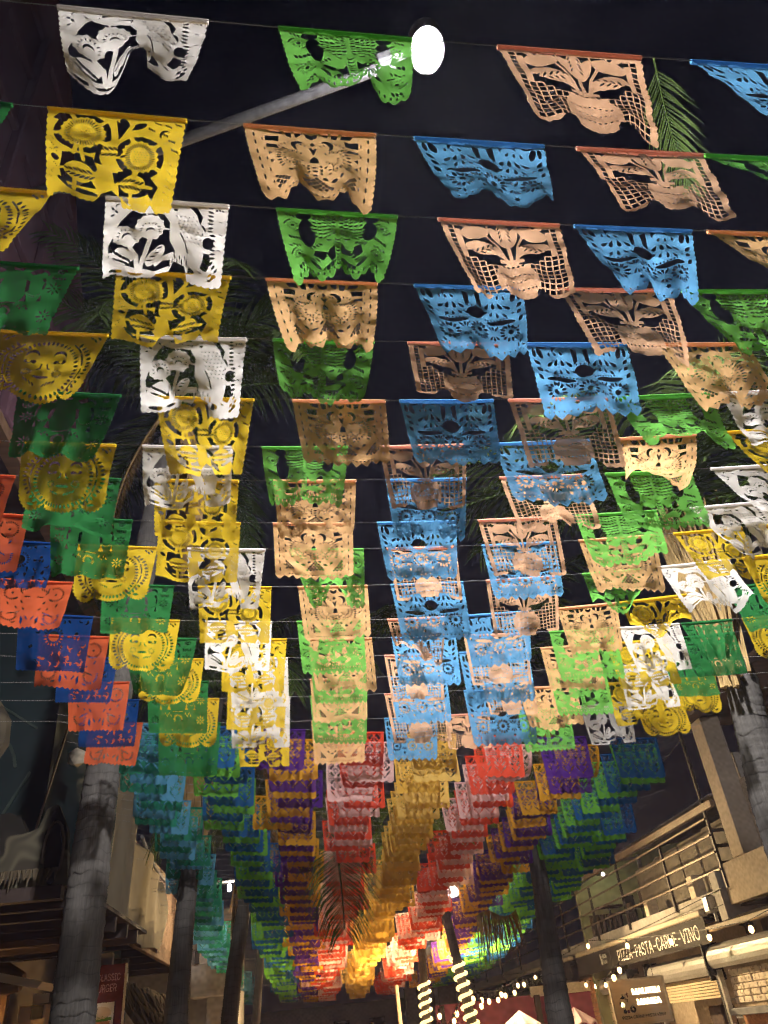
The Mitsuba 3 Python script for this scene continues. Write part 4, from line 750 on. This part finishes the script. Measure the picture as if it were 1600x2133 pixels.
# rows as read off the photograph: the string's height at x = 0, 800, 1600, then (design, left, right) of each banner
ROWS = [
    ((0, 76, 137), [('T', 120, 435), ('P', 580, 858), ('V', 1035, 1335), ('U', 1438, 1720)]),
    ((214, 281, 328), [('K', -240, 27), ('S', 100, 390), ('B', 507, 783), ('U', 862, 1133), ('V', 1200, 1463), ('P', 1466, 1725)]),
    ((391, 448, 485), [('F', -150, 110), ('T', 220, 478), ('P', 575, 828), ('V', 912, 1165), ('U', 1195, 1440), ('B', 1472, 1720)]),
    ((545, 590, 604), [('K', -75, 165), ('S', 242, 482), ('B', 553, 786), ('U', 862, 1088), ('V', 1160, 1395), ('P', 1418, 1650)]),
    ((688, 711, 714), [('F', 2, 227), ('T', 293, 515), ('P', 568, 780), ('V', 848, 1060), ('U', 1095, 1305), ('B', 1365, 1555)]),
    ((811, 834, 813), [('K', 38, 253), ('S', 325, 530), ('B', 608, 803), ('U', 832, 1028), ('V', 1058, 1265), ('P', 1285, 1478), ('T', 1500, 1700)]),
    ((918, 929, 893), [('R', -160, 0), ('F', 50, 243), ('T', 297, 487), ('P', 545, 725), ('V', 790, 970), ('U', 1028, 1228), ('B', 1280, 1450), ('S', 1508, 1700)]),
    ((990, 999, 968), [('R', -140, 33), ('K', 70, 252), ('S', 322, 498), ('B', 570, 742), ('U', 803, 972), ('V', 1040, 1215), ('P', 1260, 1438), ('T', 1480, 1660)]),
    ((1070, 1088, 1043), [('R', -110, 62), ('K', 105, 277), ('S', 330, 502), ('B', 568, 735), ('U', 785, 950), ('V', 995, 1158), ('P', 1198, 1368), ('T', 1436, 1590)]),
    ((1125, 1142, 1092), [('W', -20, 120), ('F', 163, 328), ('T', 390, 553), ('P', 603, 758), ('V', 805, 950), ('U', 1003, 1157), ('B', 1205, 1365), ('S', 1402, 1545), ('F', 1580, 1730)]),
    ((1205, 1218, 1155), [('R', 0, 152), ('K', 213, 363), ('S', 412, 566), ('B', 620, 766), ('U', 813, 965), ('V', 1012, 1160), ('P', 1212, 1335), ('T', 1370, 1520), ('F', 1545, 1690)]),
    ((1272, 1290, 1213), [('W', 40, 195), ('F', 232, 375), ('T', 428, 567), ('P', 618, 757), ('V', 806, 926), ('U', 962, 1100), ('B', 1160, 1285), ('S', 1290, 1430), ('K', 1512, 1650)]),
    ((1318, 1328, 1283), [('R', 82, 228), ('K', 263, 410), ('S', 462, 598), ('B', 640, 775), ('U', 815, 950), ('V', 965, 1098), ('P', 1143, 1280), ('T', 1287, 1415), ('K', 1418, 1525), ('F', 1545, 1660)]),
    ((1365, 1365, 1310), [('W', 125, 245), ('F', 295, 425), ('T', 475, 600), ('P', 645, 762), ('V', 800, 920), ('U', 955, 1100), ('B', 1125, 1245), ('S', 1262, 1390), ('K', 1420, 1530)]),
    ((1420, 1410, 1365), [('R', 143, 270), ('K', 308, 435), ('S', 475, 600), ('B', 645, 763), ('U', 808, 930), ('V', 998, 1105), ('P', 1140, 1260), ('T', 1285, 1400), ('K', 1382, 1477)]),
    ((1458, 1445, 1400), [('W', 170, 290), ('F', 333, 457), ('T', 480, 605), ('P', 645, 765), ('V', 800, 925), ('U', 965, 1105), ('B', 1080, 1200), ('S', 1258, 1370), ('F', 1392, 1490)]),
    ((1500, 1496, 1430), [('R', 185, 298), ('K', 330, 460), ('S', 493, 602), ('B', 648, 760), ('U', 800, 910), ('V', 925, 1020), ('P', 1078, 1186), ('T', 1208, 1310), ('F', 1320, 1420)]),
]
SPECIAL = {  # wind-blown or crumpled ones: (row, design) -> what differs
    (1, 'T'): dict(curl=-.1, cw=.3, f1=1.0, h1=.1, narrow=.2, rip=.024, f2=1.9), (1, 'P'): dict(narrow=.16, cw=.1, rip=.018, f2=2.3), (1, 'V'): dict(skew=.22, narrow=.10, rip=.016, sway=.03, curl=0), (1, 'U'): dict(skew=.4, sway=.2, narrow=.3),
    (2, 'S'): dict(narrow=.16, sway=-.03), (2, 'U'): dict(rip=.03, f2=1.6, narrow=.18, sway=.05, skew=.2), (2, 'V'): dict(narrow=.16, sway=.06, curl=0, cw=0, roll=.04, skew=.08), (2, 'P'): dict(sway=.25, narrow=.3, skew=.4), (2, 'B'): dict(rip=.024, f2=2.2, sway=.03, skew=.1, tilt=.05, curl=0, cw=.1),
    (3, 'F'): dict(sway=-.12, narrow=.25), (3, 'P'): dict(narrow=.14, rip=.02), (3, 'V'): dict(narrow=.2, sway=.06), (3, 'U'): dict(rip=.022, f2=2.6, narrow=.1, curl=0, cw=.05), (3, 'B'): dict(sway=.2, narrow=.3, skew=.3),
    (4, 'K'): dict(narrow=.18, sway=-.1), (4, 'S'): dict(sway=-.04, narrow=.14), (4, 'B'): dict(rip=.018, f2=3.2, curl=0, cw=.05), (4, 'U'): dict(narrow=.2, rip=.02, sway=.04), (4, 'V'): dict(narrow=.1, sway=.06, rip=.02),
    (5, 'F'): dict(narrow=.22, sway=-.1, rip=.03, f2=1.1), (5, 'T'): dict(rip=.03, f2=1.3, sway=-.04), (5, 'P'): dict(narrow=.2), (5, 'B'): dict(sway=.16, narrow=.25, rip=.03),
    (6, 'K'): dict(narrow=.12, sway=-.06), (6, 'S'): dict(narrow=.3, curl=.8, sway=.0), (6, 'P'): dict(curl=-.6, cw=.6, sway=.06),
    (7, 'B'): dict(curl=2.2, cw=1.2, narrow=.45, tilt=.1), (7, 'F'): dict(narrow=.12, sway=-.06), (7, 'S'): dict(sway=.2, narrow=.2),
    (10, 'P'): dict(curl=1.6, cw=1.5, narrow=.4, sway=.1), (10, 'S'): dict(sway=.16, narrow=.25, cw=.8), (9, 'T'): dict(sway=.25, narrow=.3, cw=.8), (11, 'P'): dict(curl=1.8, cw=1.2, narrow=.4), (11, 'T'): dict(sway=.12, cw=.9, narrow=.15),
    (12, 'S'): dict(curl=2.4, cw=1.4, narrow=.2, sway=.1), (12, 'V'): dict(curl=1.8, cw=1.4, narrow=.3), (13, 'K'): dict(rip=.03, f2=2.4), (8, 'T'): dict(sway=.2, narrow=.2),
}
N_ROW = 0
def string_mesh(pts, r=0.0012):
    P = np.array(pts); return tube(P, r, 5)
for _r, ((_a, _b, _c), _items) in enumerate(ROWS, 1):
    yy = lambda px: _a + (_b - _a) * px / 800 + (_c - 2 * _b + _a) / 2 * (px / 800) * (px / 800 - 1)
    pts = []; seen = {}
    for _k, (_d, _l, _rr) in enumerate(_items, 1):
        A, B = on_strings(_l, yy(_l)), on_strings(_rr, yy(_rr)); W = float(np.linalg.norm(B - A)); pts += [A, B]
        p = bend(_r, 1.0 if _r < 13 else .8); p.update(SPECIAL.get((_r, _d), {})); col = COLOUR_OF[_d]
        seen[_d] = seen.get(_d, 0) + 1
        where = '' if sum(i[0] == _d for i in _items) == 1 else (' (left)' if seen[_d] == 1 else ' (right)')
        t = thing('paper_banner', f'{WORD[col]} cut-paper banner with {MOTIF[_d]}, {ordinal(_r)} string from top{where}', 'banner', 'cut-paper banners strung over the street')
        P, f, cc = banner_mesh(_d, col, A, B, W, p); part(t, 'sheet', trimesh.Trimesh(P, f, process=False), 'film', smooth=True, color=cc)
        P, f, cc = hem_mesh(col, A, B, W, p); part(t, 'hem', trimesh.Trimesh(P, f, process=False), 'film', smooth=True, color=cc)
        N_ROW += 1
    e0, e1 = pts[0] + (pts[0] - pts[1]) * 2.5, pts[-1] + (pts[-1] - pts[-2]) * 2.5
    e0[0] = min(e0[0], -1.9) if _r > 8 else e0[0]
    single('banner_string', f'thin white string carrying the {ordinal(_r)} row of paper banners from the top', 'string', string_mesh([e0] + pts + [e1]), 'cord', group='strings across the street')

# the farther part: eight columns whose colours alternate from string to string
COLS = [(-1.33, -.045, 'sky', 'pine'), (-.75, 0, 'deepblue', 'lime'), (-.14, 0, 'purple', 'gold'), (.52, -.012, 'pink', 'red'), (1.10, .008, 'cream', 'honey'), (1.70, .030, 'pink', 'red'), (2.34, .06, 'purple', 'gold'), (2.97, .065, 'deepblue', 'lime'), (3.46, .075, 'lime', 'deepblue')]
FAR_V, FAR_F, FAR_C, far_at, FAR_S = [], [], [], 0, []
_y, _r = 6.42, 18
while _y < 28.4:
    ps = []
    shift = rb.normal() * .05; jit = rb.normal() * .04
    for _k, (x0, sl, ca, cb) in enumerate(COLS):
        if (_k == 8 and _y < 9.0 + .3 * (_r % 3)) or (_y > 22 and rb.uniform() < .08): continue
        xc = x0 + sl * min(_y - 6.5, 16) + (sl * .3 * max(0, _y - 22)) + shift + rb.normal() * (.04 if _y < 10 else .07 if _y < 15 else .10)
        W = (.43 if _y < 11 else .47 if _y < 15 else .53) * rb.uniform(.96, 1.03); tx = -.02 + rb.normal() * .03
        yc = _y + jit + .05 * (xc - 1); A = np.array([xc - W/2, yc - tx * W / 2, zline(xc - W/2, yc)]); B = np.array([xc + W/2, yc + tx * W / 2, zline(xc + W/2, yc)])
        W = float(np.linalg.norm(B - A)); ps += [A, B]; col = (ca, cb)[(_r + (_k in (3, 4, 5))) % 2]
        p = bend(_r, .6 if _y < 16 else 1.2); p['tone'] *= .97
        if rb.uniform() < .06: p['curl'] += 1.4; p['narrow'] += .15
        if N_ROW < 300:
            t = thing('paper_banner', f'{WORD[col]} cut-paper banner with net diamonds, {ordinal(len(ps) // 2)} from left on the {ordinal(_r)} string', 'banner', 'cut-paper banners strung over the street')
            P, f, cc = banner_mesh('N', col, A, B, W, p); part(t, 'sheet', trimesh.Trimesh(P, f, process=False), 'film', smooth=True, color=cc)
            P, f, cc = hem_mesh(col, A, B, W, p); part(t, 'hem', trimesh.Trimesh(P, f, process=False), 'film', smooth=True, color=cc); N_ROW += 1
        else:
            P, f, cc = banner_mesh('n', col, A, B, W, p); FAR_V.append(P); FAR_F.append(f + far_at); FAR_C.append(cc); far_at += len(P)
    e0, e1 = ps[0] + [-.5, 0, .12], ps[-1] + [.45, 0, .10]
    if N_ROW < 300: single('banner_string', f'thin white string carrying the {ordinal(_r)} row of paper banners from the top', 'string', string_mesh([e0] + ps + [e1]), 'cord', group='strings across the street')
    else: FAR_S.append(string_mesh([e0] + ps + [e1], .0025))
    _y += .31 if _y < 14 else .36; _r += 1
put('far_paper_banners', trimesh.Trimesh(np.vstack(FAR_V), np.vstack(FAR_F), process=False), 'film', smooth=True, color=np.vstack(FAR_C))
labels['far_paper_banners'] = {'label': 'dense mass of small coloured paper banners at the far end of the street', 'category': 'banners', 'kind': 'stuff'}
put('far_banner_strings', cat(FAR_S), 'cord'); labels['far_banner_strings'] = {'label': 'thin strings carrying the small banners at the far end of the street', 'category': 'strings', 'kind': 'stuff'}
# ------------------------------------------------------------------ palms
rp = np.random.default_rng(21)
def frond_mesh(o, az, el, L, droop, n=44, leaf=.75, w=.034, hang=.5, spread=62):
    """A feather frond: a rib and two rows of leaflets that hang from it."""
    k = 16; pts = [np.array(o, float)]; e = el
    for i in range(k):
        pts.append(pts[-1] + L / k * np.array([math.cos(az) * math.cos(e), math.sin(az) * math.cos(e), math.sin(e)])); e -= droop / k * (.5 + 1.2 * i / k)
        e = max(e, -1.5)
    P = np.array(pts); rib = tube(P, np.linspace(.028, .006, k + 1) * (1 if L > 1 else .35), 5)
    V, Fc, s = [], [], np.linspace(.10, .995, n); at = 0
    D = np.gradient(P, axis=0); D /= np.linalg.norm(D, axis=1, keepdims=True)
    sidev = np.array([-math.sin(az), math.cos(az), 0])
    for sg in (-1, 1):
        for t in s:
            f = t * k; i = min(int(f), k - 1); q = P[i] + (P[i + 1] - P[i]) * (f - i); d = D[i]; l = leaf * (.35 + .65 * math.sin(math.pi * (t * .82 + .14))) * rp.uniform(.85, 1.1)
            a = math.radians(spread) * (1.05 - .45 * t) + rp.normal() * .05; nn = np.cross(sidev, d)
            v = math.cos(a) * d + sg * math.sin(a) * sidev + .18 * nn; v /= np.linalg.norm(v); v2 = v + np.array([0, 0, -hang * rp.uniform(.7, 1.2)]); v2 /= np.linalg.norm(v2)
            wv = np.cross(v, nn); wv /= np.linalg.norm(wv) + 1e-9; wv *= w / 2
            m = q + v * l * .45; e2 = m + v2 * l * .55; V += [q - wv * .5, q + wv * .5, m - wv, m + wv, e2]; Fc += [[at, at+1, at+3], [at, at+3, at+2], [at+2, at+3, at+4]]; at += 5
    return trimesh.util.concatenate([rib, trimesh.Trimesh(np.array(V), np.array(Fc), process=False)])
def trunk_mesh(pts, r, n=20, rings=60):
    P = np.array(pts, float); t = np.linspace(0, 1, len(P)); tt = np.linspace(0, 1, rings * 3 + 1)
    Q = np.stack([np.interp(tt, t, P[:, c]) for c in range(3)], 1); k = np.array([1, 2, 3, 2, 1]) / 9
    for c in range(2): Q[2:-2, c] = np.convolve(Q[:, c], k, 'valid')
    rr = np.interp(tt, t, r) * (1 + .03 * np.where(np.arange(len(tt)) % 3 == 0, 1, -.4) + .03 * (meshkit.noise(np.stack([tt * 30, 0 * tt, 0 * tt], 1)) - .5))
    m = tube(Q, rr, n); v = m.vertices; m.vertices = v + .02 * (meshkit.fbm(v * [6, 6, 3], 3)[:, None] - .5) * np.array([1, 1, 0]); return m
def palm(label, trunk, r, fronds=11, L=2.6, dead=5, up=.9, seed_az=0.0, el0=.75, name='palm_tree', leaf=.75):
    t = thing(name, label, 'palm tree'); part(t, 'trunk', trunk_mesh(trunk, r), 'bark', smooth=True); top = np.array(trunk[-1], float)
    for k in range(fronds):
        az = seed_az + k * 2.399; el = el0 + .55 * math.sin(k * 1.7)
        part(t, 'frond', frond_mesh(top + [0, 0, .05], az, el, L * rp.uniform(.85, 1.1), 1.5 * rp.uniform(.8, 1.3), leaf=leaf), 'leaf')
    for k in range(dead):
        az = seed_az + 1 + k * 2.1; part(t, 'dead_frond', frond_mesh(top + [.12 * math.cos(az), .12 * math.sin(az), -.05], az, -1.05 + rp.normal() * .15, L * .65 * rp.uniform(.8, 1.15), .5, leaf=.5, n=40, spread=24, hang=1.2), 'deadleaf')
    return t
palm('big grey ringed palm trunk at the left, in front of the tarp', [[-1.86, 7.35, 0], [-1.86, 7.3, 2.0], [-1.85, 7.25, 3.2], [-1.80, 7.2, 4.2], [-1.62, 7.3, 6.2], [-1.45, 7.4, 8.3]], [.19, .172, .158, .142, .13, .12], 13, 3.0, 3, seed_az=.3)
palm('second palm from the left, slimmer brown trunk behind the tarp balcony', [[-1.70, 11, 0], [-1.63, 11, 2.1], [-1.56, 11, 3.4], [-1.4, 11, 5.0], [-1.25, 11, 5.9]], [.15, .135, .12, .11, .10], 10, 2.6, 9, seed_az=1.1)
palm('third trunk from the left, orange lit ringed palm by the white house', [[-1.45, 15, 0], [-1.37, 15, 2.1], [-1.30, 15, 2.8], [-.9, 15, 5.2]], [.15, .138, .128, .11], 10, 2.5, 8, seed_az=2.0)
palm('fourth trunk from the left, slender palm far behind the others', [[-1.35, 19, 0], [-1.2, 19, 2.2], [-.9, 19, 5.8]], [.10, .085, .08], 9, 2.5, 6, seed_az=.7)
palm('dark palm trunk standing before the lettered awnings', [[3.02, 11, 0], [2.94, 11, 1.7], [3.02, 11, 3.1], [3.05, 11.1, 5.2], [3.0, 11.2, 6.0]], [.17, .155, .108, .10, .10], 11, 2.9, 7, seed_az=.2)
# the leaning one at the right edge: pale straight leaf stalks spread from its top
pr = thing('palm_tree', 'pale palm at the right edge whose tan leaf stalks fan upward', 'palm tree')
q0, q1, q2 = at_y(1600, 1660, 5.35), at_y(1545, 1420, 5.25), at_y(1520, 1370, 5.25)
part(pr, 'trunk', trunk_mesh([[q0[0] - .05, 5.4, 0], [q0[0] - .02, 5.38, 1.5], q0, q1, q2], [.16, .14, .125, .118, .112]), 'bark', smooth=True)
st = []
for k in range(95):
    px, py = 1345 + 150 * rp.uniform(), 1075 + rp.normal() * 18; e = at_y(px, py, 5.25 + rp.normal() * .18); b = at_y(1535 + rp.normal() * 14, 1385 + rp.uniform(0, 50), 5.2 + rp.normal() * .08)
    m_ = (b + e) / 2 + np.array([rp.normal() * .03, rp.normal() * .04, rp.normal() * .02]); st.append(tube([b, m_, e], [.014, .012, .007], 5))
part(pr, 'stalks', cat(st), 'petiole', kind='stuff')
tipc = at_y(1430, 1080, 5.25)
for k in range(9): part(pr, 'frond', frond_mesh(tipc + [rp.normal() * .1, rp.normal() * .1, -.1], 2.2 + k * .55, 1.0 - .12 * (k % 5), 2.6, 1.5, leaf=.7), 'leaf')
part(pr, 'frond', frond_mesh(at_z(1362, 120, 7.4), 1.05, -.15, 1.0, .9, n=30, leaf=.42, w=.014, hang=.7, spread=40), 'leaf')
# the frond that hangs into the street, in front of the far banners, and dry tufts
hf = thing('hanging_palm_frond', 'dark palm frond drooping between the red and yellow far banners', 'palm frond')
a0 = at_y(703, 1815, 10.4)
part(hf, 'leaf', frond_mesh(a0 + [-.05, .9, .75], -1.5, -.35, 2.0, 1.35, n=64, leaf=.78, w=.015, hang=.9, spread=70), 'leaf')
tf = thing('dry_frond_tuft', 'tuft of dry tan leaf strips hanging below the far right banners', 'palm frond'); q = at_y(1045, 1920, 13)
part(tf, 'strips', cat(*[tube([q + [(.62 * k / 34 - .36), 0, .12 + .05 * math.sin(k / 5)], q + [(.68 * k / 34 - .38), rp.normal() * .06, -.08], q + [(.74 * k / 34 - .40) + rp.normal() * .04, rp.normal() * .1, -.32 - .3 * rp.uniform()]], [.009, .011, .003], 4) for k in range(34)]), 'petiole', kind='stuff')
# palms wrapped in rope light
def wrapped(label, base, top, r, pitch, z0, z1):
    t = thing('wrapped_palm', label, 'palm tree'); b, e = np.array(base, float), np.array(top, float)
    part(t, 'trunk', trunk_mesh([b, (b + e) / 2, e], [r * 1.1, r, r * .95]), 'bark', smooth=True)
    for k in range(9): part(t, 'frond', frond_mesh(e, k * 2.4, .8 - .1 * (k % 4), 2.2, 1.5, n=30), 'leaf')
    n = int((z1 - z0) / pitch * 16); s = np.arange(n) / 16; z = z0 + s * pitch; f = (z - b[2]) / (e[2] - b[2])
    c = b + f[:, None] * (e - b); a = s * 2 * np.pi
    emit(tube(c + np.stack([(r * 1.1 + .02) * np.cos(a), (r * 1.1 + .02) * np.sin(a), 0 * a], 1), .034, 6), t, 'rope_light', 1.5, (1.0, .64, .22), .8, 'glowlens')
w0, w1 = at_y(984, 2133, 17), at_y(952, 2000, 17); d_ = (w1 - w0) / (w1[2] - w0[2])
wrapped('leaning palm wrapped in bright rope light, right one of the two', w0 - d_ * w0[2], w0 + d_ * 3.6, .09, .16, .4, w1[2] + .05)
w0, w1 = at_y(889, 2133, 19), at_y(883, 2050, 19); d_ = (w1 - w0) / (w1[2] - w0[2])
wrapped('upright palm wrapped in bright rope light, left one of the two', w0 - d_ * w0[2], w0 + d_ * 3.4, .088, .16, .4, w1[2] + .05)

# ------------------------------------------------------------------ strings of bulbs and the second street lamp
def bulbs(label, pts, sagpts, L, wt):
    t = thing('string_lights', label, 'string lights', 'strings of warm bulbs along the restaurant'); part(t, 'cord', tube(sagpts, .008, 5), 'black')
    for q in pts:
        g = trimesh.creation.icosphere(2, 1.0); g.vertices = g.vertices * [.042, .042, .058]; g.apply_translation(q)
        emit(g, t, 'bulb', L, WARM, wt, 'glowlens'); part(t, 'socket', trimesh.creation.cylinder(.02, .07, sections=10, transform=trimesh.transformations.translation_matrix(q + np.array([0, 0, .088]))), 'black')
    return t
def atd(l): return [at_x(a, b, x) for a, b, x in l]
b1 = atd([(1565, 1936, 6.9), (1478, 1953, 6.9), (1398, 1962, 6.9), (1307, 1970, 6.9), (1225, 1971, 6.9), (1115, 2036, 6.9)])
bulbs('near string of warm bulbs across the lettered awnings', b1, [b1[0] + [0, -2, .3]] + [q + [0, 0, .125] for q in b1] + [b1[-1] + [0, 5, .4]], 7.5, .35)
b2 = [at_y(1291, 2021, 17.0), at_y(1279, 2037, 17.05)] + atd([(1262, 2052, 7.7), (1241, 2055, 7.7), (1221, 2052, 7.7)])
bulbs('short string of small bulbs under the nearest awning beside the signboard', b2, [b2[0] + [.6, .1, .45]] + [q + [0, 0, .125] for q in b2] + [b2[-1] + [0, 2, .1]], 9.0, .25)
b3 = [at_y(a, b, y) for a, b, y in [(1092, 2051, 22), (1079, 2053, 21.6), (1072, 2068, 21.2), (1053, 2074, 20.6), (1045, 2072, 20), (1038, 2083, 19.6), (1019, 2086, 19.2), (1004, 2084, 18.8), (1003, 2096, 18.6), (986, 2081, 18.2)]]
bulbs('sagging string of bulbs from the wrapped palm to the awnings', b3, [at_y(975, 2058, 17.2), at_y(1000, 2066, 18), at_y(1035, 2064, 19.6), at_y(1065, 2048, 21.4), at_y(1095, 2025, 23)], 5.0, .2)
b4 = [at_y(a, b, 18) for a, b in [(916, 2117), (952, 2112), (946, 2127)]]
bulbs('low loop of bulbs between the two wrapped palms', b4, [at_y(892, 2105, 18.6), at_y(905, 2125, 18.3), at_y(928, 2140, 18), at_y(948, 2115, 17.4), at_y(958, 2085, 17.1)], 5.0, .2)
l2 = thing('street_lamp', 'second street lamp, yellow, shining through the far banners', 'street lamp'); q = at_y(941, 1857, 21.5)
g = trimesh.creation.cylinder(.18, .03, sections=20).slice_plane([0, 0, .005], [0, 0, -1]); _n = np.array([-.22, -.55, -.8]); g.apply_transform(trimesh.geometry.align_vectors([0, 0, -1], _n / np.linalg.norm(_n))); emit(g.apply_translation(q), l2, 'lens', LAMP2_L * 2, (1.0, .70, .34), 3.0)
part(l2, 'housing', bx(q[0] - .14, q[0] + .14, q[1] - .25, q[1] + .35, q[2] + .095, q[2] + .17, .03), 'galv'); part(l2, 'arm', tube([q + [0, .3, .13], q + [2.4, .6, .5], q + [5.4, .8, .5]], .04, 8), 'galv'); part(l2, 'pole', tube([q * [1, 1, 0] + [5.4, .8, 0], q + [5.4, .8, .6]], [.09, .06], 10), 'galv')
l3 = thing('street_lamp', 'third street lamp, white, glimpsed between the far left banners', 'street lamp'); q = at_y(478, 1849, 17)
g = trimesh.creation.icosphere(2, 1.0); g.vertices = g.vertices * [.045, .08, .08]; emit(g.apply_translation(q), l3, 'lens', LAMP3_L * 2, (1.0, .90, .74), 3.0)
part(l3, 'housing', bx(q[0] - .3, q[0] + .13, q[1] - .12, q[1] + .16, q[2] + .105, q[2] + .15, .02), 'darksteel'); part(l3, 'arm', tube([q + [-.3, 0, .13], q + [-1.9, 0, .25]], .04, 8), 'galv'); part(l3, 'pole', tube([q * [1, 1, 0] + [-1.9, 0, 0], q + [-1.9, 0, .35]], [.09, .06], 10), 'galv')
